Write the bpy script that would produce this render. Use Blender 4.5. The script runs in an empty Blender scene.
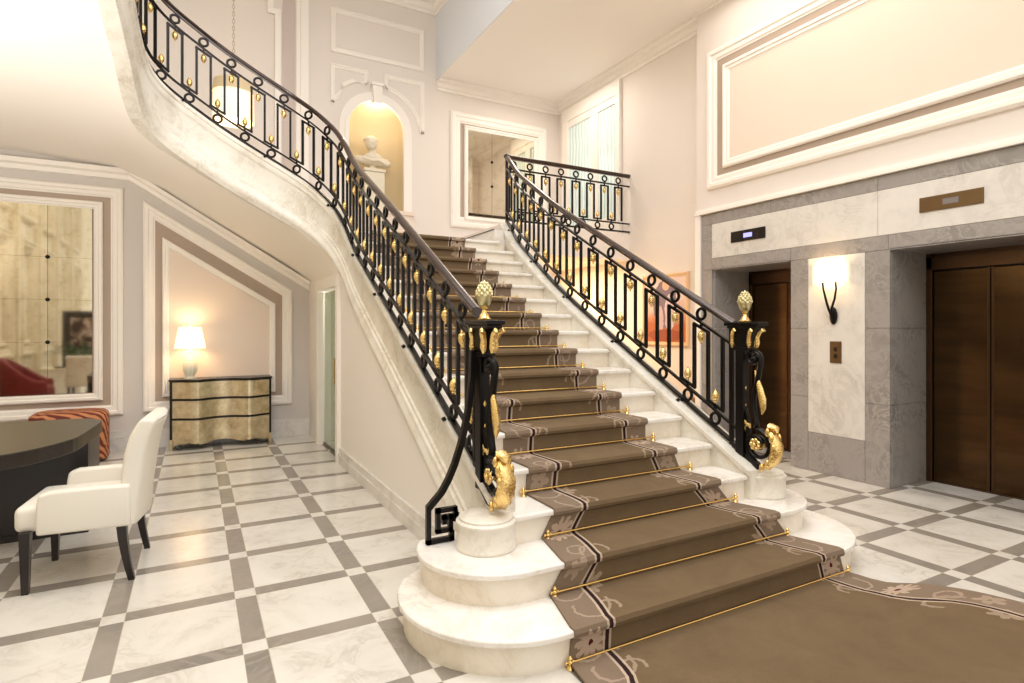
import bpy, bmesh, math, random
from mathutils import Vector, Matrix
random.seed(7)
SC = bpy.context.scene
COL = SC.collection
PI = math.pi

# ------------------------------------------------------------------ nodes
class V:
    def __init__(s, nt, k): s.nt, s.k = nt, k
def _m(nt, op, *a, clamp=False):
    n = nt.nodes.new('ShaderNodeMath'); n.operation = op; n.use_clamp = clamp
    for i, x in enumerate(a):
        if isinstance(x, V): nt.links.new(x.k, n.inputs[i])
        else: n.inputs[i].default_value = x
    return V(nt, n.outputs[0])
for nm, op in dict(__add__='ADD', __sub__='SUBTRACT', __mul__='MULTIPLY', __truediv__='DIVIDE', __lt__='LESS_THAN', __gt__='GREATER_THAN').items():
    setattr(V, nm, (lambda op: lambda s, o: _m(s.nt, op, s, o))(op))
def fn(op, *a, **k):
    nt = next(x.nt for x in a if isinstance(x, V)); return _m(nt, op, *a, **k)
def xyz(nt, sock):
    n = nt.nodes.new('ShaderNodeSeparateXYZ'); nt.links.new(sock, n.inputs[0]); return [V(nt, o) for o in n.outputs]
def comb(nt, x, y, z=0.0):
    n = nt.nodes.new('ShaderNodeCombineXYZ')
    for i, a in enumerate((x, y, z)):
        if isinstance(a, V): nt.links.new(a.k, n.inputs[i])
        else: n.inputs[i].default_value = a
    return n.outputs[0]
def noise(nt, vec, scale=5, detail=4, rough=.55, dist=0.0):
    n = nt.nodes.new('ShaderNodeTexNoise'); n.inputs['Scale'].default_value = scale; n.inputs['Detail'].default_value = detail
    n.inputs['Roughness'].default_value = rough; n.inputs['Distortion'].default_value = dist
    nt.links.new(vec, n.inputs['Vector']); return V(nt, n.outputs['Fac'])
def rgb(c): return (c[0], c[1], c[2], 1)
def srgb(r, g, b):
    f = lambda c: (c/255/12.92 if c <= 10 else ((c/255+.055)/1.055)**2.4)
    return (f(r), f(g), f(b))
def mix(nt, f, a, b):
    n = nt.nodes.new('ShaderNodeMix'); n.data_type = 'RGBA'
    if isinstance(f, V): nt.links.new(f.k, n.inputs[0])
    else: n.inputs[0].default_value = f
    for i, x in ((6, a), (7, b)):
        if isinstance(x, tuple): n.inputs[i].default_value = rgb(x)
        else: nt.links.new(x, n.inputs[i])
    return n.outputs[2]
def mat(name, col=(.8, .8, .8), rough=.5, metal=0.0, emit=None, es=0.0, spec=.5, coat=0.0):
    m = bpy.data.materials.new(name); m.use_nodes = True; nt = m.node_tree
    b = nt.nodes['Principled BSDF']
    b.inputs['Base Color'].default_value = rgb(col); b.inputs['Roughness'].default_value = rough; b.inputs['Metallic'].default_value = metal
    b.inputs['Specular IOR Level'].default_value = spec; b.inputs['Coat Weight'].default_value = coat
    if emit: b.inputs['Emission Color'].default_value = rgb(emit); b.inputs['Emission Strength'].default_value = es
    return m, nt, b
def pos(nt): return nt.nodes.new('ShaderNodeNewGeometry').outputs['Position']
def uv(nt): return nt.nodes.new('ShaderNodeTexCoord').outputs['UV']
def objc(nt): return nt.nodes.new('ShaderNodeTexCoord').outputs['Object']
def bump(nt, b, h, s=.2, d=.01):
    n = nt.nodes.new('ShaderNodeBump'); n.inputs['Strength'].default_value = s; n.inputs['Distance'].default_value = d
    nt.links.new(h.k, n.inputs['Height']); nt.links.new(n.outputs[0], b.inputs['Normal'])

def plain(name, c, rough=.6, var=.04, sc=3.0, **k):
    m, nt, b = mat(name, c, rough, **k)
    f = noise(nt, pos(nt), sc, 3)
    d = tuple(x*(1-var*2) for x in c)
    nt.links.new(mix(nt, f, c, d), b.inputs['Base Color']); return m
def marble(name, base, dark, vein, rough=.25, sc=2.0, amt=.5, coat=0.0):
    m, nt, b = mat(name, base, rough, coat=coat)
    p = pos(nt)
    a = noise(nt, p, sc, 6, .6, .6); bb = noise(nt, p, sc*1.7, 8, .62, 1.6)
    cloud = fn('MULTIPLY', fn('SUBTRACT', a, .4), 2.2, clamp=True)
    v = fn('ABSOLUTE', bb-.5); v = fn('SUBTRACT', 1.0, v*16, clamp=True); v = v*fn('MULTIPLY', fn('SUBTRACT', a, .38), 3.0, clamp=True)
    c = mix(nt, cloud, base, dark); c = mix(nt, v*amt, c, vein)
    nt.links.new(c, b.inputs['Base Color']); return m

M = {}
M['wall'] = plain('painted_plaster', srgb(232, 223, 215), .6, .012)
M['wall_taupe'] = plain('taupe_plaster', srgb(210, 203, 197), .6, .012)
M['taupe_band'] = plain('taupe_band_paint', srgb(178, 159, 142), .6, .02)
M['white_trim'] = plain('white_trim_paint', srgb(247, 240, 232), .45, .01)
M['inner_panel'] = plain('cream_panel_paint', srgb(236, 218, 202), .6, .015)
M['soffit'] = plain('soffit_paint', srgb(248, 241, 232), .7, .005)
M['ceiling'] = plain('ceiling_paint', srgb(250, 244, 237), .7, .01)
M['bluish'] = plain('cool_white_paint', srgb(226, 230, 236), .7, .01)
M['niche'] = plain('niche_paint', srgb(226, 205, 165), .6, .02)
M['marble'] = marble('white_marble', srgb(232, 227, 216), srgb(212, 202, 184), srgb(168, 156, 140), .32, 3.0, .5)
M['marble_step'] = marble('step_marble', srgb(238, 234, 228), srgb(222, 212, 198), srgb(160, 150, 140), .22, 2.6, .35)
M['marble_riser'] = marble('riser_marble', srgb(234, 226, 212), srgb(222, 206, 182), srgb(180, 160, 136), .35, 2.6, .3)
M['marble_band'] = marble('veined_band_marble', srgb(226, 222, 216), srgb(208, 202, 195), srgb(150, 144, 138), .22, 2.0, .35)
M['marble_grey'] = marble('grey_marble', srgb(160, 154, 150), srgb(122, 117, 114), srgb(198, 192, 186), .25, 3.0, .55)
M['spandrel'] = plain('pale_spandrel_plaster', srgb(240, 234, 228), .6, .01)
M['black_metal'], _, _ = mat('black_wrought_iron', srgb(30, 27, 26), .32, .75)
M['gold'], nt, b = mat('gilded_metal', srgb(240, 208, 138), .27, 1.0); bump(nt, b, noise(nt, objc(nt), 75, 3), .8, .006)
M['brass'], _, _ = mat('polished_brass', srgb(238, 204, 132), .2, 1.0)
M['pale_gold'], nt, b = mat('pale_verdigris_gold', srgb(214, 204, 160), .3, .9); bump(nt, b, noise(nt, objc(nt), 70, 2), .4, .004)
M['handrail'], nt, b = mat('bronzed_handrail', srgb(58, 42, 37), .25, .3, coat=.4)
M['dark_wood'], nt, b = mat('espresso_wood', srgb(26, 17, 16), .32, coat=.1)
M['leather'], nt, b = mat('cream_leather', srgb(226, 220, 208), .5); bump(nt, b, noise(nt, objc(nt), 90, 3), .15, .002)
M['mirror'], nt, b = mat('antique_mirror', srgb(222, 214, 196), .04, 1.0)
f = noise(nt, pos(nt), 9, 6, .65); nt.links.new(mix(nt, fn('MULTIPLY', fn('SUBTRACT', f, .5), 3.0, clamp=True), srgb(224, 217, 200), srgb(196, 184, 158)), b.inputs['Base Color'])
M['red_velvet'] = plain('burgundy_velvet', srgb(122, 34, 34), .75, .1)
M['lamp_shade'], _, _ = mat('lit_cream_shade', srgb(255, 240, 214), .7, emit=srgb(255, 226, 180), es=1.3)
M['pend_shade'], _, _ = mat('lit_pendant_shade', srgb(250, 234, 210), .7, emit=srgb(255, 232, 194), es=.75)
M['sconce_shade'], _, _ = mat('lit_sconce_shade', srgb(255, 236, 200), .7, emit=srgb(255, 226, 172), es=1.3)
M['glow'], _, _ = mat('lit_glass', (1, 1, 1), .5, emit=srgb(255, 240, 214), es=4)
M['ceramic'] = plain('pale_ceramic', srgb(240, 232, 212), .25, .08, 14)
M['statue'] = plain('statue_marble', srgb(232, 222, 200), .4, .04, 12)
M['lcd'], _, _ = mat('blue_display', srgb(120, 120, 220), .3, emit=srgb(170, 170, 255), es=1.2)
M['bronze_plate'], _, _ = mat('bronze_plate', srgb(112, 88, 58), .35, .7)
M['dark_plate'], _, _ = mat('dark_plate', srgb(44, 38, 34), .3, .5)
M['glass'], nt, b = mat('greenish_glass', srgb(196, 214, 190), .05); b.inputs['Transmission Weight'].default_value = .55
M['chain'] = plain('pale_chain', srgb(196, 176, 160), .4, .05)
M['pot'] = plain('white_pot', srgb(236, 232, 224), .4, .02)
M['leaf'] = plain('palm_leaf', srgb(56, 84, 34), .5, .2, 20)
M['stone'] = marble('carved_stone', srgb(224, 212, 186), srgb(204, 190, 160), srgb(160, 142, 112), .6, 1.6, .3)
M['brown_leather'] = plain('brown_leather', srgb(150, 112, 74), .5, .06)

m, nt, b = mat('dim_reflecting_glass', rough=.2); M['canvas2'] = m
P = pos(nt); a = noise(nt, P, 4, 4, .6, .8); nt.links.new(mix(nt, fn('MULTIPLY', fn('SUBTRACT', a, .45), 5, clamp=True), srgb(60, 44, 40), srgb(214, 190, 176)), b.inputs['Base Color'])
# elevator metal
m, nt, b = mat('bronzed_elevator_metal', srgb(88, 58, 38), .16, .85); M['elev'] = m
p = xyz(nt, pos(nt)); f = noise(nt, comb(nt, p[0]*1.0, p[1]*.6, p[2]*5.0), 1.6, 4, .55, .8)
nt.links.new(mix(nt, f, srgb(104, 78, 48), srgb(44, 30, 20)), b.inputs['Base Color'])
M['elev_frame'], _, _ = mat('dark_bronze_frame', srgb(84, 62, 44), .28, .85)

# floor
m, nt, b = mat('lattice_marble_floor', rough=.17, spec=.45); M['floor'] = m
P = pos(nt); x, y, z = xyz(nt, P)
right = x > 3.0
def strip(c, c0, per, w):
    return fn('FRACT', (c-c0)/per) < w/per
def pick(a, bq): return a*(fn('SUBTRACT', 1.0, right)) + bq*right
sx = pick(strip(x, .195, .6205, .107), strip(x, 5.277, .625, .107))
sy = pick(strip(y, 2.933, .625, .107), strip(y, 2.998, .622, .107))
grey = fn('ABSOLUTE', sx-sy)
cell = comb(nt, fn('FLOOR', (x-.302)/.6205)*7.1 + sx*3.3, fn('FLOOR', (y-3.04)/.625)*5.3 + sy*1.7)
wn = nt.nodes.new('ShaderNodeTexWhiteNoise'); nt.links.new(cell, wn.inputs['Vector']); rnd = V(nt, wn.outputs['Value'])
off = nt.nodes.new('ShaderNodeVectorMath'); off.operation = 'ADD'; nt.links.new(P, off.inputs[0]); nt.links.new(comb(nt, rnd*9, rnd*5), off.inputs[1])
a = noise(nt, off.outputs[0], 2.2, 6, .6, .7); v = noise(nt, off.outputs[0], 3.0, 8, .62, 1.8)
vein = fn('SUBTRACT', 1.0, fn('ABSOLUTE', v-.5)*18, clamp=True)*fn('MULTIPLY', fn('SUBTRACT', a, .42), 4, clamp=True)
white = mix(nt, fn('MULTIPLY', fn('SUBTRACT', a, .38), 1.6, clamp=True), srgb(218, 214, 206), srgb(192, 185, 174)); white = mix(nt, vein*.45, white, srgb(150, 140, 126)); white = mix(nt, rnd*.22, white, srgb(206, 196, 180))
gry = mix(nt, fn('MULTIPLY', fn('SUBTRACT', a, .3), 2.0, clamp=True), srgb(146, 138, 128), srgb(116, 110, 104)); gry = mix(nt, vein*.3, gry, srgb(190, 182, 172))
gry = mix(nt, rnd*.35, gry, srgb(160, 150, 136))
def seam(c, c0, per, w):
    fr = fn('FRACT', (c-c0)/per)*per
    return fn('MAXIMUM', fn('ABSOLUTE', fr-.0) < .0025, fn('ABSOLUTE', fr-w) < .0025)
sm = fn('MAXIMUM', pick(seam(x, .195, .6205, .107), seam(x, 5.277, .625, .107)), pick(seam(y, 2.933, .625, .107), seam(y, 2.998, .622, .107)))
c = mix(nt, grey, white, gry); c = mix(nt, sm*.5, c, srgb(186, 172, 150))
nt.links.new(c, b.inputs['Base Color'])

# carpet; uv.x = distance from the nearer long edge (m), uv.y = length along (m)
m, nt, b = mat('patterned_carpet', rough=.95, spec=.1); M['carpet'] = m
P = pos(nt); u0, w0, _z = xyz(nt, uv(nt)); nz1 = noise(nt, P, 26, 2)-.5; nz2 = noise(nt, P, 33, 2)-.5; u = u0+nz1*.03; w = w0+nz2*.03
PER = .932
pile = noise(nt, P, 260, 3, .7); big = noise(nt, P, 3.5, 6, .7, .5)
base = mix(nt, big, srgb(130, 110, 84), srgb(98, 80, 60)); base = mix(nt, pile*.35, base, srgb(84, 68, 52))
border = mix(nt, big, srgb(142, 124, 106), srgb(122, 104, 88)); border = mix(nt, pile*.3, border, srgb(100, 84, 70))
c = mix(nt, u0 < .205, base, border)
wob = fn('SINE', w*(2*PI/PER*2))*.006
line = fn('ABSOLUTE', u0-.205+wob)
def rosette(cu, cv, R, n, ph=0.0):
    dv = (fn('FRACT', (w-cv)/PER+.5)-.5)*PER
    du = u-cu
    r = fn('SQRT', du*du+dv*dv); th = fn('ARCTAN2', dv, du)
    lob = fn('ABSOLUTE', fn('COSINE', th*(n/2.0)+ph))*.5+.5
    return fn('MULTIPLY', r < lob*R, r > R*.14), r
def ring(cu, cv, R, t, lo=-9, hi=9):
    dv = (fn('FRACT', (w-cv)/PER+.5)-.5)*PER; du = u-cu
    r = fn('SQRT', du*du+dv*dv); k = fn('ABSOLUTE', r-R) < t
    return k*fn('MULTIPLY', dv > lo, dv < hi)
ros, rr = rosette(.105, .08, .088, 10)
leaf1, _ = rosette(.235, .5, .075, 6, .7); leaf2, _ = rosette(.09, .62, .07, 5, .3)
arcs = ring(.17, .33, .10, .008, -.2, .04)
for q in (ring(.25, .28, .06, .008, -.03, .2), ring(.10, .50, .085, .007, -.1, .02), ring(.21, .72, .085, .008, -.02, .1), ring(.12, .78, .05, .007), leaf1, leaf2):
    arcs = fn('MAXIMUM', arcs, q)
c = mix(nt, arcs*.55, c, srgb(178, 158, 138))
c = mix(nt, ros*.75, c, srgb(190, 168, 148))
c = mix(nt, fn('LESS_THAN', rr, .014), c, srgb(84, 26, 34))
c = mix(nt, fn('MULTIPLY', line < .024, line > .012)*.75, c, srgb(198, 178, 158))
c = mix(nt, line < .010, c, srgb(48, 34, 36))
nt.links.new(c, b.inputs['Base Color']); bump(nt, b, pile, .5, .004)

# striped ottoman
m, nt, b = mat('zebra_stripe_fabric', rough=.8); M['zebra'] = m
o = objc(nt); a = noise(nt, o, 3.0, 2, .5, .6); ox, oy, oz = xyz(nt, o)
s_ = fn('SINE', (ox*1.0+oy*1.6+oz*1.6)*34+a*16)
nt.links.new(mix(nt, s_ > .1, srgb(196, 130, 86), srgb(104, 42, 32)), b.inputs['Base Color'])
# silver leaf
m, nt, b = mat('champagne_silver_leaf', srgb(206, 186, 142), .36, .75); M['leaf_silver'] = m
P = pos(nt); px, py, pz = xyz(nt, P); a = noise(nt, P, 7, 5, .7)
nt.links.new(mix(nt, fn('MULTIPLY', fn('SUBTRACT', a, .35), 2.4, clamp=True), srgb(236, 222, 190), srgb(182, 156, 112)), b.inputs['Base Color'])
# curtain glass for window
m, nt, b = mat('curtained_window_glass', srgb(190, 214, 210), .15, emit=srgb(200, 226, 222), es=.12); M['win'] = m
px, py, pz = xyz(nt, pos(nt)); f = fn('SINE', py*70+noise(nt, pos(nt), 3, 2)*6)*.5+.5
cc = mix(nt, f, srgb(226, 236, 233), srgb(190, 212, 208)); nt.links.new(cc, b.inputs['Base Color']); nt.links.new(cc, b.inputs['Emission Color'])
# painting canvas
m, nt, b = mat('portrait_canvas', rough=.6); M['canvas'] = m
P = pos(nt); px, py, pz = xyz(nt, P)
a = noise(nt, P, 3.0, 4, .6, 1.0)
nn = noise(nt, P, 5, 4, .6, 1.2)
def blob(cy, cz, ry, rz, k=.5):
    return fn('SQRT', (py-cy)*(py-cy)*(1/ry/ry)+(pz-cz)*(pz-cz)*(1/rz/rz)) < (nn*k+(1-k*.5))
c = mix(nt, fn('MULTIPLY', fn('SUBTRACT', pz+a*.4, 1.75), 3, clamp=True), srgb(176, 96, 58), srgb(228, 204, 196))
c = mix(nt, blob(6.22, 1.85, .24, .34), c, srgb(120, 104, 126)); c = mix(nt, blob(6.12, 1.72, .10, .26, .8), c, srgb(206, 186, 196))
c = mix(nt, blob(6.32, 1.62, .08, .2, .8), c, srgb(196, 170, 176)); c = mix(nt, blob(6.2, 2.12, .07, .08, .3), c, srgb(222, 178, 150)); c = mix(nt, blob(6.2, 1.4, .34, .09, .6), c, srgb(150, 70, 44))
nt.links.new(c, b.inputs['Base Color'])

# ------------------------------------------------------------------ mesh builder
class MB:
    def __init__(s): s.v = []; s.f = []; s.uv = None; s.smooth = False
    def add(s, vs, fs):
        n = len(s.v); s.v += [tuple(v) for v in vs]; s.f += [tuple(i+n for i in f) for f in fs]; return s
    def box(s, x0, x1, y0, y1, z0, z1):
        return s.add([(x0,y0,z0),(x1,y0,z0),(x1,y1,z0),(x0,y1,z0),(x0,y0,z1),(x1,y0,z1),(x1,y1,z1),(x0,y1,z1)],
                     [(0,3,2,1),(4,5,6,7),(0,1,5,4),(1,2,6,5),(2,3,7,6),(3,0,4,7)])
    def loft(s, rings, closed=True, caps=True):
        n = len(rings[0]); vs = [p for r in rings for p in r]; fs = []
        for i in range(len(rings)-1):
            for j in range(n if closed else n-1):
                k = (j+1) % n; fs.append((i*n+j, i*n+k, (i+1)*n+k, (i+1)*n+j))
        if caps and closed: fs.append(tuple(reversed(range(n)))); fs.append(tuple((len(rings)-1)*n+j for j in range(n)))
        return s.add(vs, fs)
    def prism(s, poly, a, b, ax='z'):
        f = {'z': lambda p, h: (p[0], p[1], h), 'x': lambda p, h: (h, p[0], p[1]), 'y': lambda p, h: (p[0], h, p[1])}[ax]
        return s.loft([[f(p, a) for p in poly], [f(p, b) for p in poly]])
    def lathe(s, prof, c=(0,0,0), n=20, sx=1, sy=1):
        return s.loft([[(c[0]+r*math.cos(2*PI*j/n)*sx, c[1]+r*math.sin(2*PI*j/n)*sy, c[2]+z) for j in range(n)] for r, z in prof])
    def tube(s, pts, r, n=8, r2=None, flat=1.0, up=None):
        pts = [Vector(p) for p in pts]; rings = []; L = len(pts); X = None
        rr = r if isinstance(r, (list, tuple)) else [r]*L
        for i, p in enumerate(pts):
            t = (pts[min(i+1, L-1)]-pts[max(i-1, 0)]).normalized()
            if X is None:
                ref = Vector(up) if up else (Vector((0,0,1)) if abs(t.z) < .9 else Vector((1,0,0)))
                X = t.cross(ref).normalized()
            else: X = (X-t*X.dot(t)).normalized()
            Y = t.cross(X)
            ph = PI/4 if n == 4 else 0
            rings.append([p+X*math.cos(2*PI*j/n+ph)*rr[i]*flat+Y*math.sin(2*PI*j/n+ph)*rr[i] for j in range(n)])
        return s.loft(rings)
    def ball(s, c, rx, ry=None, rz=None, n=14, m=9, rot=None):
        ry = ry or rx; rz = rz or rx; rings = []
        for i in range(m+1):
            a = -PI/2+PI*max(.02, min(.98, i/m)) if i in (0, m) else -PI/2+PI*i/m
            ring = []
            for j in range(n):
                q = Vector((rx*math.cos(a)*math.cos(2*PI*j/n), ry*math.cos(a)*math.sin(2*PI*j/n), rz*math.sin(a)))
                if rot: q = rot @ q
                ring.append(q+Vector(c))
            rings.append(ring)
        return s.loft(rings)
    def bar(s, p, q, w, d=None, side=(1,0,0)):
        p, q = Vector(p), Vector(q); t = (q-p).normalized(); X = Vector(side); X = (X-t*X.dot(t)).normalized(); Y = t.cross(X); d = d or w
        r = lambda c: [c+X*a*w/2+Y*b_*d/2 for a, b_ in ((-1,-1),(1,-1),(1,1),(-1,1))]
        return s.loft([r(p), r(q)])
    def sweep(s, path, prof):
        """path: list of (pos Vector, side Vector); prof: (side offset, z offset) loop"""
        return s.loft([[Vector(p)+Vector(n)*o+Vector((0,0,h)) for o, h in prof] for p, n in path])
    def build(s, name, mt, parent=None, smooth=False, origin=None):
        vs = s.v
        if parent is not None:
            o = Vector(parent_loc(parent))
        elif origin is not None: o = Vector(origin)
        else:
            xs, ys, zs = zip(*vs); o = Vector(((min(xs)+max(xs))/2, (min(ys)+max(ys))/2, min(zs)))
        me = bpy.data.meshes.new(name); me.from_pydata([tuple(Vector(v)-o) for v in vs], [], s.f); me.materials.append(mt)
        bm = bmesh.new(); bm.from_mesh(me); bmesh.ops.recalc_face_normals(bm, faces=bm.faces)
        bm.to_mesh(me); bm.free()
        if s.uv:
            l = me.uv_layers.new(name='UVMap')
            for lp in me.loops: l.data[lp.index].uv = s.uv[lp.vertex_index]
        if smooth:
            for p in me.polygons: p.use_smooth = True
            try: me.set_sharp_from_angle(angle=math.radians(50))
            except Exception: pass
        ob = bpy.data.objects.new(name, me); COL.objects.link(ob)
        if parent is not None: ob.parent = parent
        else: ob.location = o
        return ob
def parent_loc(p):
    l = Vector((0,0,0))
    while p is not None: l += p.location; p = p.parent
    return l
def tag(o, label, cat, group=None, kind=None):
    o['label'] = label
    if cat: o['category'] = cat
    if group: o['group'] = group
    if kind: o['kind'] = kind
    return o
def thing(name, loc, label, cat, group=None, kind=None):
    o = bpy.data.objects.new(name, None); o.empty_display_size = .1; o.location = loc; COL.objects.link(o)
    return tag(o, label, cat, group, kind)
def struct(o, label=None):
    o['kind'] = 'structure'
    if label: o['label'] = label
    return o
def bevel(o, w=.004, seg=2):
    m = o.modifiers.new('bevel', 'BEVEL'); m.width = w; m.segments = seg; m.limit_method = 'ANGLE'; m.angle_limit = .6; return o
def inst(src, parent, loc, rz=0, sc=None):
    o = bpy.data.objects.new(src.name.split('.')[0], src.data); COL.objects.link(o); o.parent = parent
    o.location = Vector(loc)-parent_loc(parent); o.rotation_euler = (0, 0, rz)
    if sc: o.scale = sc
    for md in src.modifiers:
        if md.type == 'BEVEL': bevel(o, md.width, md.segments)
    return o

# frame moulding around a polygon in plane; plane='x' => poly of (y,z), face looking dirn along x
def frame(mb, poly, w, d, plane, at, sgn):
    """poly outer loop (a,b); frame of width w with depth d standing out from `at` in direction sgn"""
    n = len(poly); cx = sum(p[0] for p in poly)/n; cy = sum(p[1] for p in poly)/n
    def inset(k):
        out = []
        for i in range(n):
            p0, p1, p2 = Vector(poly[i-1]), Vector(poly[i]), Vector(poly[(i+1) % n])
            d1 = (p1-p0).normalized(); d2 = (p2-p1).normalized()
            n1 = Vector((-d1.y, d1.x)); n2 = Vector((-d2.y, d2.x))
            if n1.dot(Vector((cx, cy))-p1) < 0: n1 = -n1
            if n2.dot(Vector((cx, cy))-p1) < 0: n2 = -n2
            b_ = (n1+n2); b_ = b_/max(.2, b_.dot(n1)); out.append(p1+b_*k)
        return out
    f = (lambda p, h: (at+sgn*h, p[0], p[1])) if plane == 'x' else (lambda p, h: (p[0], at+sgn*h, p[1]))
    prof = [(0, -.005), (0, d*.6), (w*.15, d), (w*.4, d), (w*.5, d*.65), (w*.8, d*.65), (w*.9, d*.35), (w, d*.3), (w, -.005)]
    loops = [[f(p, h) for p in inset(k)] for k, h in prof]
    loops.append(loops[0])
    vs = [p for l in loops[:-1] for p in l]; fs = []; m_ = len(prof)
    for i in range(m_):
        a = i*n; c_ = ((i+1) % m_)*n
        for j in range(n):
            k = (j+1) % n; fs.append((a+j, a+k, c_+k, c_+j))
    mb.add(vs, fs)
    return inset

R_ = .164; TD = .302; Y1 = 2.116
def nose(k): return Y1+(k-1)*TD
def nz(y): return R_+(y-Y1)*R_/TD

# ================================================================== SETTING
struct(MB().box(-4.2, 7.6, -6, 9.6, -.1, 0).build('floor', M['floor']), 'white and grey lattice marble floor')

# back wall with niche hole (Y = 9)
NX, NR, NB, NS = 2.49, .44, 3.36, 4.61
arch = [(NX+NR*math.cos(a), NS+NR*math.sin(a)) for a in [PI*i/20 for i in range(21)]]
mb = MB()
mb.box(-4.2, NX-NR, 9, 9.6, 0, 6.9); mb.box(NX+NR, 7.6, 9, 9.6, 0, 6.9); mb.box(NX-NR, NX+NR, 9, 9.6, 0, NB); mb.box(NX-NR, NX+NR, 9.5, 9.6, NB, 6.9)
top = []
for i in range(20):
    a, b2 = arch[i], arch[i+1]
    mb.add([(a[0], 9, a[1]), (b2[0], 9, b2[1]), (b2[0], 9, 6.9), (a[0], 9, 6.9)], [(0,1,2,3)])
struct(mb.build('wall_back', M['wall']), 'beige back wall behind the landing with an arched niche')
# niche half cylinder lining
mb = MB(); pr = []
for i in range(13):
    a = PI*i/12; pr.append((NX+NR*math.cos(a), 9.0+.40*math.sin(a)))
rings = [[(x_, y_, NB) for x_, y_ in pr], [(x_, y_, NS) for x_, y_ in pr]]
for k in range(1, 7):
    t = k/6*PI/2; rings.append([(NX+(x_-NX)*math.cos(t), 9+(y_-9)*math.cos(t), NS+NR*math.sin(t)) for x_, y_ in pr])
mb.loft(rings, closed=False); nic = struct(mb.build('trim_1', M['niche'], smooth=True), 'lit cream lining of the arched niche')
mb = MB()
def archband(r0, r1, d, y=9.0, zb=NB):
    pts0 = [(NX+r0, zb)]+[(NX+r0*math.cos(PI*i/20), NS+r0*math.sin(PI*i/20)) for i in range(21)]+[(NX-r0, zb)]
    pts1 = [(NX+r1, zb)]+[(NX+r1*math.cos(PI*i/20), NS+r1*math.sin(PI*i/20)) for i in range(21)]+[(NX-r1, zb)]
    mb.loft([[(p[0], y+.0, p[1]), (p[0], y-d, p[1]), (q[0], y-d, q[1]), (q[0], y, q[1])] for p, q in zip(pts0, pts1)])
archband(NR-.01, NR+.05, .06); archband(NR+.05, NR+.13, .035)
mb.prism([(NX-.06, 5.0), (NX+.06, 5.0), (NX+.08, 5.28), (NX-.08, 5.28)], 8.9, 9.0, 'y')
mb.box(NX-.10, NX+.10, 8.88, 9.0, 5.27, 5.31)
struct(mb.build('trim_2', M['white_trim']), 'white arched moulding with keystone round the niche')
struct(MB().box(1.86, 3.08, 8.9, 9.0, 3.30, 3.36).box(1.9, 3.05, 8.92, 9.0, 2.6, 3.30).build('trim_3', M['inner_panel']), 'projecting ledge below the niche')
# panel mouldings on back wall
mb = MB(); frame(mb, [(1.79, 5.68), (3.28, 5.68), (3.28, 6.36), (1.79, 6.36)], .08, .03, 'y', 9, -1)
struct(mb.build('trim_4', M['white_trim']), 'rectangular white panel moulding above the niche')
mb = MB()
for sg in (-1, 1):
    X0 = NX+sg*.12; X1 = NX+sg*(.70 if sg < 0 else .79)
    arc = []
    for i in range(9):
        t = i/8; xx = X0+(X1-X0)*t; dx = abs(xx-NX); arc.append((xx, NS+math.sqrt(max(.0, .80**2-dx*dx))-.06))
    poly = [(X1, 5.51), (X0, 5.51)]+arc
    frame(mb, poly, .07, .03, 'y', 9, -1)
struct(mb.build('trim_5', M['white_trim']), 'pair of white spandrel mouldings over the niche arch')
# tall pilaster frame and stepped panel on back wall, left
struct(MB().box(1.36, 1.47, 8.94, 9, 3.2, 6.9).box(1.30, 1.36, 8.97, 9, 3.2, 6.9).build('trim_6', M['white_trim']), 'tall white vertical moulding beside the pendant')
struct(MB().box(1.12, 1.28, 8.985, 9, 3.2, 6.9).build('trim_7', plain('pinkish_taupe', srgb(206, 192, 184))), 'taupe strip beside the tall moulding')
mb = MB(); pts = [(1.08, 3.3), (1.08, 6.1), (.98, 6.1), (.98, 6.28), (.86, 6.28), (.86, 6.9)]
for p, q in zip(pts, pts[1:]):
    vert = abs(p[0]-q[0]) < 1e-6
    if vert: mb.box(p[0]-.07, p[0]+.01, 8.96, 8.999, p[1]+.012, q[1]-.072)
    else: mb.box(q[0]-.07, p[0]+.01, 8.962, 8.999, p[1]-.07, p[1]+.01)
mb.box(-.62, -.55, 8.96, 9, 3.6, 6.9)
struct(mb.build('trim_8', M['white_trim']), 'white stepped panel moulding behind the pendant lamp')

# lower left wall (Y = 8.6)
top = [(-4.0, 3.9), (-2.2, 3.6), (-.9, 3.46), (-.35, 3.22), (0, 3.0), (.62, 2.64), (1.42, 2.2)]
struct(MB().prism([(-4.0, 0), (1.42, 0)]+top[::-1], 8.6, 8.98, 'y').build('wall_left', M['wall_taupe']), 'taupe wall under the upper flight with mirror and lamp panel')
mb = MB()
ml = [(-4, 3.46), (-.715, 3.46), (1.42, 2.16)]
for p, q in zip(ml, ml[1:]):
    s0 = [(8.6, 0), (8.50, 0), (8.52, -.05), (8.56, -.07), (8.57, -.12), (8.6, -.13)]
    mb.loft([[(P_[0], yy, P_[1]+dz) for yy, dz in s0] for P_ in (p, q)])
struct(mb.build('trim_9', M['white_trim']), 'white moulding that follows the soffit of the upper flight')
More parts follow.
